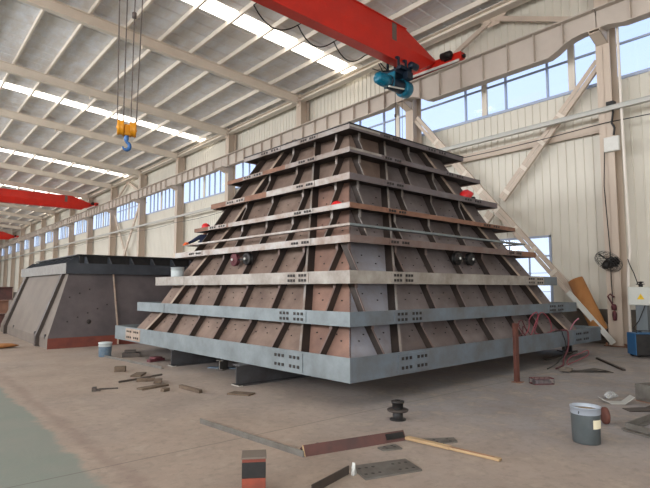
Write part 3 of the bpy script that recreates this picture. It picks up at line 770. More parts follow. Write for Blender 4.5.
lump(.17, .13, .12, 3).build('red_cloth', 'helmet', t); o = lump(.14, .1, .07, 5).build('pink_cloth', 'pinkrag', t); o.location = (.07, .02, .12)
o = lump(.07, .06, .05, 8).build('dark_strap', 'black', t); o.location = (.2, -.06, .0)

# translucent white bucket on the third ledge at the left end
def bucket(loc, label, r, h, mat_, band, inner, label_paper=False, open_=True, handle=True, tall_band=.28, group=None):
    t = thing('bucket', loc, label, 'bucket', group)
    b = MB(); b.lathe([(0, .0), (r * .9, 0), (r * .92, .01), (r * .97, h * (1 - tall_band))], 28); b.lathe([(r * .9, h * .9), (r * .86, .02), (0, .02)], 28); b.build('body', mat_, t)
    b = MB(); b.lathe([(r * .97, h * (1 - tall_band)), (r * 1.0, h * (1 - tall_band) + .004), (r, h * .98), (r * 1.03, h * .98), (r * 1.03, h), (r * .95, h), (r * .93, h * .9)], 28); b.build('rim', band, t)
    if open_:
        b = MB(); b.lathe([(0, h * .9), (r * .925, h * .9)], 28); b.build('contents', inner, t)
    else:
        b = MB(); b.lathe([(0, h * 1.02), (r * .9, h * 1.02), (r * 1.04, h * 1.0), (r * 1.04, h * .95)], 28); b.build('lid', band, t)
    if handle:
        b = MB(); b.tube([(r * 1.03 * math.cos(a), r * 1.03 * math.sin(a) * .35 - .0 - r * .2 * math.sin(a), h * .9 - r * 1.0 * math.sin(a) * .5) for a in [PI * i / 12 for i in range(13)]], .006, 6); b.build('handle', 'grille', t)
    if label_paper:
        b = MB(); n = 6; a0 = math.radians(-128); vs = []
        for i in range(n + 1):
            a = a0 + i / n * .8; rr = r * .972
            vs += [(rr * math.cos(a), rr * math.sin(a), h * .44), (rr * 1.012 * math.cos(a), rr * 1.012 * math.sin(a), h * .68)]
        b.add(vs, [(2 * i, 2 * i + 2, 2 * i + 3, 2 * i + 1) for i in range(n)]); b.build('paper_label', 'paper', t)
    return t
p = frw(.95, 6.98, 1.79)
bucket(p, 'pale translucent bucket standing on a ledge at the left end of the frustum', .16, .33, 'paleplastic', 'paleplastic', 'white', handle=True)
bucket((.34, -3.27, 0), 'grey paint bucket with pale rim and paper label on the floor at right', .147, .37, 'bucket', 'bucketband', 'ochre', True, tall_band=.2)
bucket((-1.36, 7.05, 0), 'blue and white closed bucket on the floor near the smaller frustum', .15, .33, 'bluelid', 'paleplastic', 'white', open_=False)

# ------------------------------------------------------------------ worker crouching behind the left end
def worker():
    p = frw(1.8, FL - A[3] - .19, 2.44)
    p.z += .0
    t = thing('person', p, 'crouching worker in dark blue clothes and red helmet behind the left end of the frustum', 'person', None, DL); t.scale = (.88, .88, .88)
    J = {'pel': (0, 0, .22), 'sp': (-.03, -.03, .36), 'ch': (-.07, -.07, .52), 'nk': (-.06, -.08, .64), 'hd': (-.05, -.1, .72), 'hd2': (-.05, -.1, .82),
         'hipl': (-.1, 0, .2), 'knl': (-.26, -.14, .42), 'anl': (-.14, .0, .08), 'tol': (-.24, -.06, .035),
         'hipr': (.1, .02, .2), 'knr': (.2, -.16, .44), 'anr': (.13, .02, .08), 'tor': (.16, -.1, .035),
         'shl': (-.22, -.06, .56), 'ell': (-.42, -.0, .42), 'wrl': (-.6, -.03, .34), 'shr': (.1, -.1, .57), 'elr': (.16, -.24, .4), 'wrr': (.02, -.3, .36)}
    E = [('pel', 'sp'), ('sp', 'ch'), ('ch', 'nk'), ('nk', 'hd'), ('hd', 'hd2'), ('pel', 'hipl'), ('hipl', 'knl'), ('knl', 'anl'), ('anl', 'tol'), ('pel', 'hipr'), ('hipr', 'knr'), ('knr', 'anr'), ('anr', 'tor'),
         ('ch', 'shl'), ('shl', 'ell'), ('ell', 'wrl'), ('ch', 'shr'), ('shr', 'elr'), ('elr', 'wrr')]
    R = {'pel': .13, 'sp': .12, 'ch': .14, 'nk': .055, 'hd': .085, 'hd2': .085, 'hipl': .1, 'knl': .07, 'anl': .045, 'tol': .035, 'hipr': .1, 'knr': .07, 'anr': .045, 'tor': .035, 'shl': .07, 'ell': .05, 'wrl': .033, 'shr': .07, 'elr': .05, 'wrr': .033}
    names = list(J); me = bpy.data.meshes.new('person_body')
    me.from_pydata([J[n] for n in names], [(names.index(a), names.index(c)) for a, c in E], [])
    o = bpy.data.objects.new('body', me); C.objects.link(o); o.parent = t
    sk = o.modifiers.new('skin', 'SKIN'); sv = me.skin_vertices[0].data
    for n_, d in zip(names, sv): d.radius = (R[n_], R[n_]); d.use_root = n_ == 'pel'
    ss = o.modifiers.new('sub', 'SUBSURF'); ss.levels = 2; ss.render_levels = 2
    me.materials.append(M['navy'])
    dg = bpy.context.evaluated_depsgraph_get(); dg.update()
    ev = o.evaluated_get(dg); m2 = bpy.data.meshes.new_from_object(ev)
    o.modifiers.clear(); o.data = m2; m2.materials.clear(); m2.materials.append(M['navy']); m2.materials.append(M['skinhuman'])
    for pg in m2.polygons:
        pg.use_smooth = True
        if pg.center.z > .64: pg.material_index = 1
    # face
    hd = V((-.05, -.1, .78))
    b = MB(); b.lathe([(0, .02), (.014, .01), (.016, -.015), (0, -.02)], 8, 0, Matrix.Translation(hd + V((-.03, -.085, -.02)))); b.build('nose', 'skinhuman', t)
    b = MB()
    for s in (-1, 1): b.lathe([(0, .008), (.01, .004), (.01, -.004), (0, -.008)], 8, 0, Matrix.Translation(hd + V((s * .032 - .02, -.083, .012))))
    b.build('eyes', 'black', t)
    b = MB(); helmet_mesh(b, 0, Matrix.Translation((-.05, -.1, .835)) @ Matrix.Rotation(.12, 4, 'X')); b.build('hard_hat', 'helmet', t)
    for wr, dirv in (('wrl', V((-.9, -.35, -.1))), ('wrr', V((-.7, -.6, .0)))):
        w = V(J[wr]); d = dirv.normalized(); up = V((0, 0, 1)); r_ = d.cross(up).normalized(); b = MB()
        b.tube([w - d * .03, w + d * .03, w + d * .09], .04, 8, 0, True, [.036, .045, .042])
        for k_ in range(4):
            bs = w + d * .085 + r_ * (k_ - 1.5) * .021; ln = (.062, .074, .07, .054)[k_]
            b.tube([bs, bs + d * ln * .5 - up * .008, bs + d * ln * .8 - up * .03, bs + d * ln * .75 - up * .055], .011, 6)
        bs = w + d * .035 - r_ * .035; b.tube([bs, bs - r_ * .03 + d * .03 - up * .01, bs - r_ * .03 + d * .065 - up * .025], .012, 6)
        b.build('glove', 'orangeglove', t)
worker()

# ------------------------------------------------------------------ the smaller frustum behind on the left
t = thing('steel_frustum_section', (-2.08, 9.5, 0), 'smaller dark steel frustum section with flat sides standing at the left', 'steel structure')
H1, H2 = .28, 2.02; INS = .6; LX, LY = 8.3, 7.5
def rect(i, z): return [(i, i, z), (LX - i, i, z), (LX - i, LY - i, z), (i, LY - i, z)]
def ring(b, i0, i1, z0, z1, sides=(0, 1, 2, 3), m=0, th=.02):
    a, c = rect(i0, z0), rect(i1, z1); a2, c2 = rect(i0 + th, z0), rect(i1 + th, z1)
    for s_ in sides:
        n = (s_ + 1) % 4; b.hexa([a[s_], a[n], a2[n], a2[s_], c[s_], c[n], c2[n], c2[s_]], m)
b = MB(); ring(b, 0, 0, 0, H1, (0, 1)); b.build('base_band', 'primer', t)
b = MB(); ring(b, 0, 0, 0, H1, (2, 3)); b.build('base_band', 'dusty', t)
b = MB(); ring(b, 0, INS, H1, H2, (0, 1, 2)); b.build('side_plate', 'sectgrey', t)
b = MB(); ring(b, 0, INS, H1, H2, (3,)); b.build('side_plate', 'dusty', t)
b = MB(); ring(b, INS - .1, INS - .1, H2, H2 + .3, (0, 1, 2), 0, .03); b.build('top_beam', 'darkbeam', t)
b = MB(); ring(b, INS - .1, INS - .1, H2, H2 + .3, (3,), 0, .03); tb = b.build('top_beam', 'angle', t)
b = MB()
for s_ in range(4):
    a = rect(INS - .08, H2 + .02); c = rect(INS + .45, H2 + .02); n = (s_ + 1) % 4
    b.hexa([a[s_], a[n], c[n], c[s_]] + [V(q) + V((0, 0, .02)) for q in (a[s_], a[n], c[n], c[s_])])
b.build('ledge', 'darkbeam', t)
b = MB(); ring(b, INS + .38, INS + .38, H2 + .04, H2 + .56, (0, 1, 2, 3), 0, .02)
for s_ in range(4):
    a = rect(INS + .28, H2 + .55); c = rect(INS + .42, H2 + .55); n = (s_ + 1) % 4
    b.hexa([a[s_], a[n], c[n], c[s_]] + [V(q) + V((0, 0, .03)) for q in (a[s_], a[n], c[n], c[s_])])
b.build('upper_rim', 'black', t)
for k_ in range(10):       # short stubs carrying the upper rim
    for sd in (0, 1):
        q = INS + .5 + k_ * .66
        b = MB()
        if sd == 0: b.prism([(INS + .0, q, H2 + .3), (INS + .38, q, H2 + .3), (INS + .38, q, H2 + .52), (INS + .28, q, H2 + .52)], (0, .03, 0))
        else: b.prism([(q, INS + .0, H2 + .3), (q, INS + .38, H2 + .3), (q, INS + .38, H2 + .52), (q, INS + .28, H2 + .52)], (.03, 0, 0))
        b.build('bracket', 'darkbeam', t)
# sloping ribs on the left face and the front face
def frib(face, q, m_, wd=.03, dep=.14):
    b = MB(); pr = [(0 - .0, 0.02), (-dep, .02), (-dep, H1), (INS - dep * .9, H2), (INS, H2), (0, H1)]
    if face == 'left': b.prism([(x_, q, z_) for x_, z_ in pr], (0, wd, 0))
    else: b.prism([(q, x_, z_) for x_, z_ in pr], (wd, 0, 0))
    return b.build('rib', m_, t)
for q in (.95, 6.1): frib('left', q, 'darksteel', .2, .1)
frib('front', 1.8, 'ribpale', .02, .1); frib('front', 4.6, 'ribpale', .02, .1)
def lug(x_, y_, z_, nm='lifting_hole'):
    b = MB(); b.box(x_ - .03, x_ + .02, y_ - .07, y_ + .07, z_ - .07, z_ + .07); b.build('square_socket', 'stud', t, .01)
for y_ in (.35, 1.65, 5.0): lug(0 + .03, y_, .2 + .1)
b = MB(); b.lathe([(0, .015), (.06, .015), (.065, 0)], 18, 0, Matrix.Translation((1.05, .12, .68)) @ Matrix.Rotation(PI / 2 - .0, 4, 'X')); b.build('drain_cap', 'stud', t)
for k_ in range(9):
    x_, z_ = .5 + (k_ * 37 % 17) * .09, .7 + (k_ * 23 % 11) * .11
    b = MB()
    yv = (z_ - H1) / (H2 - H1) * INS
    b.lathe([(0, .012), (.022, .012), (.022, 0)], 8, 0, Matrix.Translation((x_, yv, z_)) @ Matrix.Rotation(PI / 2, 4, 'X'))
    b.build('plug', 'stud', t)

# stacked rusty beams far left behind it
for k_ in range(3):
    b = MB(); hbeam(b, 6., .3, .55, 0, 0, .03); o = b.build('stacked_beam', ['chan' if k_ != 1 else 'rust']); o.location = (-7.6 + k_ * .15, 19.5 + .2 * k_, .1 + .57 * k_ if k_ else 0.0); o.location.z = .56 * k_
    tag(o, 'rusty steel beam at the left edge behind the smaller frustum, %s of its stack' % ('lowest', 'middle', 'topmost')[k_], 'beam', 'stacked beams at the left edge')

# ------------------------------------------------------------------ things on the floor
def obj(b, name, mats, loc, rz, label, cat, group=None, rx=0., ry=0., bevel=0.):
    o = b.build(name, mats, None, bevel); o.location = loc; o.rotation_euler = (rx, ry, rz); tag(o, label, cat, group); return o
def between(a, c): return math.atan2(c[1] - a[1], c[0] - a[0]), math.hypot(c[0] - a[0], c[1] - a[1])

# red-brown post before the right face
t = thing('steel_post', (2.985, -1.0, 0), 'rusty red flat steel post standing against the right face of the frustum', 'post', None, .05)
b = MB(); b.box(-.055, .055, -.008, .008, .012, 1.0); b.prism([(-.01, .008, .012), (.01, .008, .012), (.01, .008, 1.), (-.01, .008, 1.0)], (0, .06, 0)); b.build('bar', 'postred', t)
b = MB(); b.box(-.08, .08, -.07, .08, 0, .012); b.build('foot', 'rust', t)

# spool
t = thing('flanged_spool', (-.485, -1.38, 0), 'small black flanged spool standing on the floor before the front corner', 'spool')
b = MB(); b.lathe([(0, 0), (.1, 0), (.1, .012), (.065, .014), (.062, .105), (.062, .125)], 24); b.build('lower_body', 'black', t)
b = MB(); b.lathe([(.05, .105), (.125, .105), (.13, .115), (.13, .125), (.12, .132), (.05, .132)], 24); b.build('flange', 'darksteel', t)
b = MB(); b.lathe([(.066, .132), (.068, .2), (.08, .203), (.08, .225), (.06, .232), (.035, .232), (.03, .2), (0, .2)], 24); b.build('upper_body', 'black', t)

# orange and black box post at the bottom edge
t = thing('box_post', (-3.04, -2.155, 0), 'short square steel post with orange and black paint at the bottom edge', 'post', None, -.57)
def sq(b, r, z0, z1, m=0): b.box(-r, r, -r, r, z0, z1, m)
b = MB(); sq(b, .092, .0, .13); b.build('lower_band', 'orange', t, .004)
b = MB(); sq(b, .0925, .13, .25); b.build('black_band', 'black', t, .004)
b = MB(); sq(b, .092, .25, .275); b.build('upper_band', 'primer', t, .004)
b = MB(); sq(b, .097, .275, .29); b.build('top_plate', 'dusty', t, .004)

# angle bars, channel, planks, plates
def angle_bar(a, c, w, label, m, name='angle_bar', group=None, z=0.):
    rz, L = between(a, c); b = MB(); b.prism([(0, 0, 0), (0, w, 0), (0, w, .008), (0, .008, .008), (0, .008, w), (0, 0, w)], (L, 0, 0))
    return obj(b, name, m, (a[0], a[1], z), rz, label, 'steel bar', group)
angle_bar((-2.42, .02), (-2.24, -1.76), .06, 'long grey steel angle bar lying on the floor left of the channel', 'angle')
a, c = (-2.21, -1.76), (-1.06, -2.02); rz, L = between(a, c)
b = MB(); h = .11; b.prism([(0, 0, 0), (0, .09, 0), (0, .09, .012), (0, .012, .012), (0, .012, h - .012), (0, .09, h - .012), (0, .09, h), (0, 0, h)], (L, 0, 0))
ch = obj(b, 'steel_channel', 'chan', (a[0], a[1], 0), rz, 'dark red rusty steel channel lying on its side on the floor at front', 'steel channel', None, 0)
ch.rotation_euler = (math.radians(-32), 0, rz); ch.location.z = .0
b = MB(); b.prism([(0, -.004, 0), (0, .012, -.002), (0, .012, h), (0, -.004, h)], (-.01, 0, 0)); b.build('cut_end', 'wood', ch)
b = MB(); b.box(L - .24, L - .02, -.012, -.001, .03, .09); b.build('black_mark', 'black', ch)
a, c = (-1.04, -2.0), (-.91, -3.03); rz, L = between(a, c)
t = thing('wooden_plank', (a[0], a[1], .0), 'pale wooden plank lying on the floor at the end of the rusty channel', 'plank', None, rz)
b = MB(); b.box(0, L * .5, -.035, .035, .005, .035); b.build('board', 'wood', t, .006)
b = MB(); b.box(L * .42, L, -.028, .03, .004, .03); b.build('board', 'wood', t, .006)
b = MB(); b.box(L * .45, L * .95, -.014, -.002, .03, .034); b.build('split', 'rust', t)
# perforated plates
def perf(pts4, label, z, nx=6):
    q = [V((x_, y_, 0)) for x_, y_ in pts4]; c = sum(q, V()) / 4; b = MB(); b.prism([p - c for p in q], (0, 0, .014))
    u, w = q[1] - q[0], q[3] - q[0]
    for i in range(nx):
        if nx == 8 and i in (3, 4): continue
        for j in (.28, .72):
            p = q[0] + u * ((i + .7) / (nx + .4)) + w * j - c
            b.lathe([(0, .0146), (.016, .0146)], 10, 1, Matrix.Translation(p))
    o = b.build('perforated_plate', ['angle', 'stud']); o.location = (c.x, c.y, z); tag(o, label, 'steel plate', 'perforated plates on the floor')
perf([(-2.08, -2.25), (-2.22, -2.58), (-1.66, -2.72), (-1.55, -2.42)][::1] and [(-2.08, -2.25), (-1.55, -2.43), (-1.66, -2.72), (-2.2, -2.56)], 'grey steel plate with two rows of holes on the floor at the bottom', 0., 8)
perf([(-1.5, -2.02), (-1.28, -2.06), (-1.33, -2.2), (-1.52, -2.12)], 'small grey plate with holes half under the rusty channel', 0., 2)
perf([(-.92, -2.12), (-.62, -2.3), (-.72, -2.42), (-1.0, -2.28)], 'small grey plate with holes beside the wooden plank', 0., 2)
a, c = (-2.72, -2.5), (-2.2, -2.36); rz, L = between(a, c)
b = MB(); b.prism([(0, 0, 0), (0, .07, 0), (0, .07, .01), (0, .01, .01), (0, .01, .07), (0, 0, .07)], (L, 0, 0))
o = obj(b, 'dark_angle', 'darksteel', (a[0], a[1], 0), rz, 'dark steel angle bar at the bottom edge left of the perforated plate', 'steel bar')
b = MB(); b.prism([(0, 0, 0), (.05, 0, 0), (.025, 0, .1)], (0, .03, 0)); obj(b, 'steel_offcut', 'tray', (-2.2, -2.42, 0), .3, 'small bright triangular steel offcut beside the perforated plate', 'offcut')
b = MB(); b.bar((0, 0, .02), (.26, .06, .02), .02, .02); obj(b, 'short_rod', 'darksteel', (-2.15, -1.62, 0), .0, 'short dark rod on the floor behind the end of the rusty channel', 'rod')
# wooden plate
b = MB(); b.prism([(-.1, -.17, 0), (.1, -.19, 0), (.12, .17, 0), (-.08, .2, 0)], (0, 0, .022)); obj(b, 'wooden_board', 'oldwood', (-1.17, 1.17, 0), .6, 'flat brown board lying on the floor before the nearer support beam', 'board', None, 0, 0, .003)
# long pale strip
angle_bar((-1.42, 7.0), (-1.1, 4.35), .05, 'long grey steel strip on the floor running from the blue bucket', 'angle', 'steel_strip')
# debris pile
b = MB(); b.tube([(-2.27, 3.33, .02), (-1.9, 3.36, .03), (-1.5, 3.36, .06)], .018, 8); obj(b, 'steel_rod', 'darksteel', (0, 0, 0), 0, 'thin dark rod on the floor pointing at the wood scraps', 'rod')
gp = 'wood scraps left of the frustum'
for i, (x_, y_, l_, w_, h_, rz, z_, lab) in enumerate(((-1.98, 2.55, .5, .16, .03, .2, 0, 'flat brown wood scrap, lowest of the scraps left of the frustum'), (-1.78, 2.85, .36, .14, .03, 1.1, .03, 'brown wood scrap tilted on top of the lowest scrap'),
        (-1.85, 3.2, .3, .12, .05, -.5, .0, 'brown wood scrap at the tip of the thin dark rod'), (-1.62, 1.95, .62, .08, .05, -1.5, 0, 'long thin brown wood stick nearest the frustum'), (-1.72, 3.9, .4, .2, .03, .9, 0, 'flat brown wood scrap farthest back by the long grey strip'), (-1.95, 2.15, .12, .09, .05, .3, 0, 'small brown wood block beside the long thin stick'))):
    b = MB(); b.prism([(-l_ / 2, -w_ / 2, 0), (l_ / 2, -w_ / 2 * .8, 0), (l_ / 2 * .94, w_ / 2, 0), (-l_ / 2 * 1.04, w_ / 2 * .85, 0)], (0, 0, h_)); obj(b, 'wood_scrap', 'oldwood', (x_, y_, z_), rz, lab, 'wood scrap', gp, .0, .0, .003)
b = MB(); b.box(-.1, .1, -.05, .05, 0, .1); b.box(-.095, .095, -.045, .045, .1, .104); obj(b, 'brick', 'oldwood', (-1.84, 4.55, 0), -.55, 'small grey brown brick on the floor before the long grey strip', 'brick', None, 0, 0, .006)
b = MB(); b.box(-.07, -.01, -.05, .05, 0, .06); b.box(.02, .3, .08, .11, 0, .02); b.box(-.01, .05, -.03, .03, 0, .03); obj(b, 'steel_scrap', 'darksteel', (-2.76, 2.86, 0), -.4, 'tiny dark steel scraps alone on the open floor at left', 'scrap')
b = MB(); b.box(-.2, .2, -.1, .1, 0, .1); b.box(-.15, .1, -.06, .08, .1, .16); obj(b, 'toolbox', 'darksteel', (-.9, 6.6, 0), -.4, 'small dark box on the floor right of the blue bucket', 'box', None, 0, 0, .008)
b = lump(.36, .22, .06, 21); obj(b, 'yellow_tarp', 'card', (-2.95, 10.6, 0), .2, 'crumpled yellow brown sheet on the floor at the left edge', 'tarp')
b = MB(); b.box(-.2, .2, -.06, .06, 0, .06); b.box(-.1, .1, -.1, .1, .06, .1); obj(b, 'scrap_block', 'maroon', (-.75, 5.5, 0), .3, 'dark reddish scrap block under the left end of the frustum', 'scrap', None, 0, 0, .005)
b = MB(); b.prism([(0, 0, 0), (.9, 0, 0), (.9, .2, 0), (0, .16, 0)], (0, 0, .02)); obj(b, 'steel_strip', 'bluelid', (-.35, 3.85, 0), -.9, 'short pale blue steel strip on the floor beside the farther support beam', 'steel strip')
# right hand side
t = thing('wire_crate', (3.16, -1.33, 0), 'small open frame of thin dark rods on the floor right of the red post', 'frame', None, -.62); t.scale = (.7, .8, .8)
for z_ in (.01, .12):
    b = MB()
    for q in (((-.25, -.1), (.25, -.1)), ((.25, -.1), (.25, .1)), ((.25, .1), (-.25, .1)), ((-.25, .1), (-.25, -.1))): b.tube([(q[0][0], q[0][1], z_), (q[1][0], q[1][1], z_)], .01, 6)
    b.build('frame_ring', 'maroon', t)
b = MB()
for i in range(5):
    x_ = -.25 + i * .125
    for s in (-1, 1): b.tube([(x_, s * .1, .005), (x_, s * .1, .125)], .008, 6)
b.build('upright', 'grille', t)
b = MB(); b.box(-.2, .2, -.085, .085, .012, .085); b.build('grey_block', 'purple', t)
b = MB(); b.bar((7.09, -.61, .02), (5.7, -1.69, .02), .05, .035); obj(b, 'iron_bar', 'darksteel', (0, 0, 0), 0, 'dark iron bar lying on the floor before the blue machine', 'bar')
b = MB(); b.bar((8.1, .3, .02), (5.95, .02, .02), .06, .04); obj(b, 'iron_bar', 'darksteel', (0, 0, 0), 0, 'dark iron bar on the floor under the right end of the frustum', 'bar')
gp = 'sheet scraps on the right floor'
def sheet(pts, th, name, m, loc, rz, label, grp=None, lift=0.): # bent sheet: polyline profile extruded
    b = MB(); prof = pts + [(x_, z_ + th) for x_, z_ in reversed(pts)]; return b, prof
def bent(prof, wid, th, name, m, loc, rz, label, cat='sheet scrap', grp=None):
    b = MB(); pp = [(x_, 0, z_) for x_, z_ in prof] + [(x_, 0, z_ + th) for x_, z_ in reversed(prof)]
    b.prism(pp, (0, wid, 0)); return obj(b, name, m, loc, rz, label, cat, grp)
bent([(0, 0), (.3, .01), (.55, .05), (.8, .0)], .22, .008, 'sheet_scrap', 'darksteel', (4.72, -1.1, 0), -.75, 'bent dark sheet scrap on the floor left of the iron bar')
o = lump(.16, .1, .045, 31).build('crumpled_paper', 'dusty'); o.location = (4.72, -1.02, 0); tag(o, 'crumpled tan paper beside the bent dark sheet scrap', 'paper')
bent([(0, .06), (.12, .0), (.3, .005), (.42, .1)], .18, .006, 'sheet_scrap', 'tray', (2.35, -2.62, 0), -.9, 'curled pale sheet scrap on the floor behind the grey paint bucket')
o = lump(.12, .07, .05, 33).build('plastic_bag', 'clearfilm'); o.location = (2.8, -2.55, 0); tag(o, 'small clear plastic bag on the floor behind the curled sheet scrap', 'bag')
bent([(0, 0), (.3, .015), (.5, .09), (.62, .03)], .2, .008, 'sheet_scrap', 'darksteel', (2.12, -3.06, 0), -.75, 'dark curled sheet scrap on the floor below the open steel tray')
t = thing('steel_tray', (2.84, -3.12, 0), 'open rectangular steel tray with rusty inside at the right edge', 'tray', None, -.36)
b = MB(); b.box(0, .9, -.3, .3, 0, .012); b.build('bottom', 'rust', t)
for nm, q in (('side', (0, .9, -.3, -.288)), ('side', (0, .9, .288, .3)), ('side', (0, .012, -.288, .288)), ('side', (.888, .9, -.288, .288))):
    b = MB(); b.box(*q, .012, .24); b.build(nm, 'angle', t)
b = MB(); b.box(.02, .88, -.28, .28, .012, .14); b.build('rusty_contents', 'rust', t)
t = thing('welded_corner', (1.12, -3.37, 0), 'corner of a welded steel angle frame on the floor at the right edge', 'frame', None, -.32)
for q, w in ((((0, 0), (.9, .25)), .1), (((0, 0), (.02, -.6)), .1)):
    (x0, y0), (x1, y1) = q; b = MB(); b.bar((x0, y0, .01), (x1, y1, .01), w, .012); b.bar((x0 + .04, y0 + .03, .045), (x1 + .04, y1 + .03, .045), .012, .07); b.build('side_bar', 'angle', t)
b = MB(); mx = Matrix.Translation((1.24, -3.1, .1)) @ Matrix.Rotation(PI / 2, 4, 'X') @ Matrix.Rotation(.8, 4, 'Y')
b.lathe([(0, -.02), (.09, -.02), (.098, -.01), (.098, .02), (.085, .025), (.08, .005), (0, .005)], 24, 0, mx); b.lathe([(0, .03), (.03, .028), (.03, .0)], 12, 0, mx)
obj(b, 'round_lid', 'postred', (0, 0, 0), 0, 'rusty brown round lid leaning behind the grey paint bucket', 'lid')

# red welding hoses over the lowest beam near the right end
def hose(pts, label, m='redhose', r=.011):
    b = MB(); P_ = [V(p) for p in pts]; out = []
    for i in range(len(P_) - 1):
        p0, p1, p2, p3 = P_[max(i - 1, 0)], P_[i], P_[i + 1], P_[min(i + 2, len(P_) - 1)]
        for k_ in range(6):
            u = k_ / 6; out.append(.5 * ((2 * p1) + (p2 - p0) * u + (2 * p0 - 5 * p1 + 4 * p2 - p3) * u * u + (3 * p1 - p0 - 3 * p2 + p3) * u ** 3))
    out.append(P_[-1]); b.tube(out, r, 7); o = b.build('welding_hose', m); tag(o, label, 'hose', 'hoses on the lowest ring beam'); return o
hose([frw(5.2, .3, .56), frw(5.4, .22, .75), frw(5.6, .28, .98), frw(5.75, .2, 1.1), frw(5.9, .26, .9), frw(5.85, .3, .66), frw(6.2, .25, .62), frw(6.6, .2, .7)], 'red hose coiled upright on the lowest ring beam at right')
hose([frw(4.85, .28, .56), frw(5.1, .2, .7), frw(5.35, .3, .82), frw(5.5, .2, .6), frw(5.2, .15, .62), frw(5.0, .22, .85), frw(5.25, .28, .95), frw(5.5, .3, .7)], 'dark red hose tangled at the left of the hose coil', 'maroon')
hose([frw(5.55, .25, .6), frw(5.8, .2, 1.0), frw(6.15, .26, 1.08), frw(6.4, .22, .9), frw(6.5, .25, .66), frw(6.1, .16, .6), frw(5.7, .2, .66)], 'red hose looping high over the lowest ring beam at right')
hose([frw(6.3, .2, .62), frw(6.4, -.0, .7), frw(6.42, -.045, .6), frw(6.5, -.06, .4), frw(6.3, -.08, .2), frw(5.9, -.12, .06), frw(5.3, -.2, .02)], 'black cable hanging down the lowest ring beam below the hoses', 'cable')
hose([frw(6.6, .2, .66), frw(6.65, -.02, .69), frw(6.67, -.05, .55), frw(6.55, -.08, .3), frw(6.2, -.14, .14), frw(6.0, -.2, .03), frw(5.45, -.3, .02)], 'dark red hose hanging to the floor below the lowest ring beam', 'maroon', .018)
hose([frw(6.3, -.15, .03), frw(6.6, -.1, .12), frw(7.1, -.1, .16), frw(7.5, -.12, .2), frw(7.3, -.2, .12), frw(6.8, -.2, .06), frw(6.2, -.22, .02)], 'red hose stretched loosely along the floor under the right end')
hose([frw(7.55, .3, .58), frw(7.6, .2, .8), frw(7.68, .15, .88), frw(7.7, .14, .9), frw(7.72, .14, .88)], 'short pink hose end standing up at the right end of the lowest beam', 'pinkrag', .013)

# ------------------------------------------------------------------ right wall things
t = thing('welding_machine', (8.42, -1.2, 0), 'blue and black welding machine box on the floor by the fan column', 'machine', None, -.85)
b = MB(); b.box(-.32, .32, -.23, .23, .05, .54); b.build('cabinet', 'black', t, .01)
b = MB(); b.box(-.33, -.315, -.23, .23, .05, .54); b.build('front_panel', 'blue', t)
b = MB(); b.box(-.325, .33, -.235, .235, .54, .555); b.build('top_cover', 'blue', t, .005)
b = MB(); b.tube([(-.25, -.1, .555), (-.25, -.1, .61), (.2, -.1, .61), (.2, -.1, .555)], .012, 6); b.build('handle', 'black', t)
for s in (-1, 1):
    for x_ in (-.25, .25): b = MB(); b.lathe([(0, -.03), (.05, -.03), (.05, .03), (0, .03)], 14, 0, Matrix.Translation((x_, s * .17, .05)) @ Matrix.Rotation(PI / 2, 4, 'X')); b.build('wheel', 'black', t)
t = thing('electric_cabinet', (9.2, -.98, 0), 'pale grey electric cabinet with yellow warning triangle on grey legs at the right edge', 'cabinet')
b = MB(); b.box(-.14, .14, -.75, .36, 1.18, 1.64); b.build('cabinet_body', 'cabinet', t, .012)
b = MB(); b.box(-.155, -.14, -.73, .34, 1.2, 1.62); b.build('cabinet_door', 'cabinet', t, .006)
b = MB(); yc = .06; b.prism([(-.158, yc - .085, 1.33), (-.158, yc + .085, 1.33), (-.158, yc, 1.475)], (.003, 0, 0)); 
sg = b.build('warning_triangle', 'warn', t)
b = MB(); b.prism([(-.1595, yc + .02, 1.45), (-.1595, yc - .012, 1.4), (-.1595, yc + .012, 1.395), (-.1595, yc - .02, 1.345), (-.1595, yc + .004, 1.385), (-.1595, yc - .02, 1.39)], (.002, 0, 0)); b.build('lightning_bolt', 'black', sg)
for y0 in (-.68, -.05):
    b = MB(); b.box(-.1, .1, y0, y0 + .26, 0, 1.18); b.build('stand_leg', 'greypost', t, .006)
b = MB(); b.lathe([(0, 0), (.05, 0), (.05, .06), (.03, .07), (.03, .1), (.07, .11), (.07, .13), (0, .14)], 14, 0, Matrix.Translation((0, .1, 1.64))); b.box(-.03, .03, .02, .2, 1.7, 1.72); b.build('cable_gland', 'black', t)
b = MB(); b.tube([(9.2, -.82, 1.7), (9.6, -.6, 2.0), (9.9, -.4, 2.25), (10.06, -.31, 2.4)], .012, 6); tag(b.build('supply_cable', 'cable'), 'thin grey cable from the electric cabinet up to the fan column', 'cable')
b = MB(); b.tube([(9.07, -1.0, 1.18), (8.9, -.9, .8), (8.75, -.8, .6), (8.45, -1.1, .56)], .012, 6); tag(b.build('machine_cable', 'cable'), 'thin black cable from the cabinet down to the blue machine', 'cable')
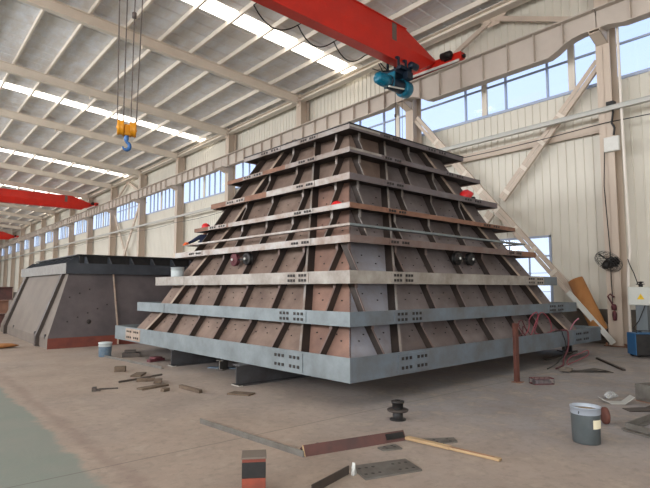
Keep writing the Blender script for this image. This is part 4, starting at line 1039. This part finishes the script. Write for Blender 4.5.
# rolled cardboard leaning in the corner
b = MB(); a, c = V((9.85, .42, .42)), V((9.98, 1.1, 1.85)); n = 30; pts = []
d = (c - a).normalized(); u = d.cross(V((1, 0, 0))).normalized(); w = d.cross(u)
vs = []
for i in range(n + 1):
    th = 2 * PI * 1.6 * i / n; r = .17 + .06 * i / n
    o_ = u * math.cos(th) * r + w * math.sin(th) * r * .8
    vs += [a + o_, c + o_]
b.add(vs, [(2 * i, 2 * i + 2, 2 * i + 3, 2 * i + 1) for i in range(n)], 0, True)
o = b.build('rolled_cardboard', 'card'); md = o.modifiers.new('thick', 'SOLIDIFY'); md.thickness = .006
tag(o, 'brown rolled sheet of cardboard leaning against the fan column', 'cardboard')
b = MB(); b.bar((9.72, .02, .12), (9.72, 1.2, 1.5), .15, .03, 0, (1, 0, 0)); o = b.build('leaning_board', 'white', None, .004); tag(o, 'narrow pale board leaning before the foot of the long brace', 'board')
b = MB(); b.tube([(9.93, .05, 1.1), (9.9, .12, 1.25), (9.92, .2, 1.38), (9.93, .14, 1.45), (9.95, .04, 1.36)], .022, 8); b.lathe([(0, 0), (.06, .01), (.07, .1), (.05, .16), (0, .18)], 12, 0, Matrix.Translation((9.95, .06, 1.0))); b.lathe([(0, 0), (.05, .01), (.06, .2), (.04, .26), (0, .27)], 12, 0, Matrix.Translation((9.96, .06, .72)))
tag(b.build('red_tool', 'maroon'), 'dark red and black tool hung low on the fan column', 'tool')

# ------------------------------------------------------------------ light and camera
w = bpy.data.worlds.new('sky'); bpy.context.scene.world = w; w.use_nodes = True; nt = w.node_tree
bg = nt.nodes['Background']; tc = nt.nodes.new('ShaderNodeTexCoord'); sx = nt.nodes.new('ShaderNodeSeparateXYZ'); rp_ = nt.nodes.new('ShaderNodeValToRGB')
nt.links.new(tc.outputs['Generated'], sx.inputs[0]); mr_ = nt.nodes.new('ShaderNodeMapRange'); mr_.inputs['From Min'].default_value = -1
nt.links.new(sx.outputs['Z'], mr_.inputs['Value']); nt.links.new(mr_.outputs[0], rp_.inputs[0])
e = rp_.color_ramp.elements; e[0].position = .47; e[0].color = (.22, .2, .17, 1); e[1].position = .5; e[1].color = (.74, .82, .92, 1)
e2 = rp_.color_ramp.elements.new(.75); e2.color = (.5, .64, .92, 1)
nt.links.new(rp_.outputs[0], bg.inputs[0]); bg.inputs[1].default_value = 1.6

def area(name, loc, rot, sx_, sy_, power, col):
    l = bpy.data.lights.new(name, 'AREA'); l.shape = 'RECTANGLE'; l.size = sx_; l.size_y = sy_; l.energy = power; l.color = col
    o = bpy.data.objects.new(name, l); C.objects.link(o); o.location = loc; o.rotation_euler = rot; return o
# area lamps added to light the hall at the unseen left band and rear opening
area('left_fill_lamp', (XL + .05, 40, 7.3), (0, -PI / 2, 0), 4.4, 110, 16000, (.97, .98, 1))
area('rear_fill_lamp', (-10, YN + .1, 2.7), (PI / 2, 0, 0), 8, 5, 1600, (.97, .98, 1))

sc = bpy.context.scene
cam = bpy.data.cameras.new('camera'); cam.sensor_width = 36; cam.lens = 515.772 / 650 * 36; cam.clip_end = 400
co = bpy.data.objects.new('camera', cam); C.objects.link(co)
co.location = (-5.33439, -5.76431, 1.6); co.rotation_euler = (PI / 2 + math.radians(4.934), 0, math.radians(49.9605 - 90))
sc.camera = co
sc.view_settings.view_transform = 'Standard'; sc.view_settings.look = 'None'; sc.view_settings.gamma = 1; sc.view_settings.use_curve_mapping = False
sc.view_settings.exposure = 0.0
try:
    sc.cycles.max_bounces = 10; sc.cycles.diffuse_bounces = 6; sc.cycles.transparent_max_bounces = 12; sc.cycles.sample_clamp_indirect = 6
except Exception: pass
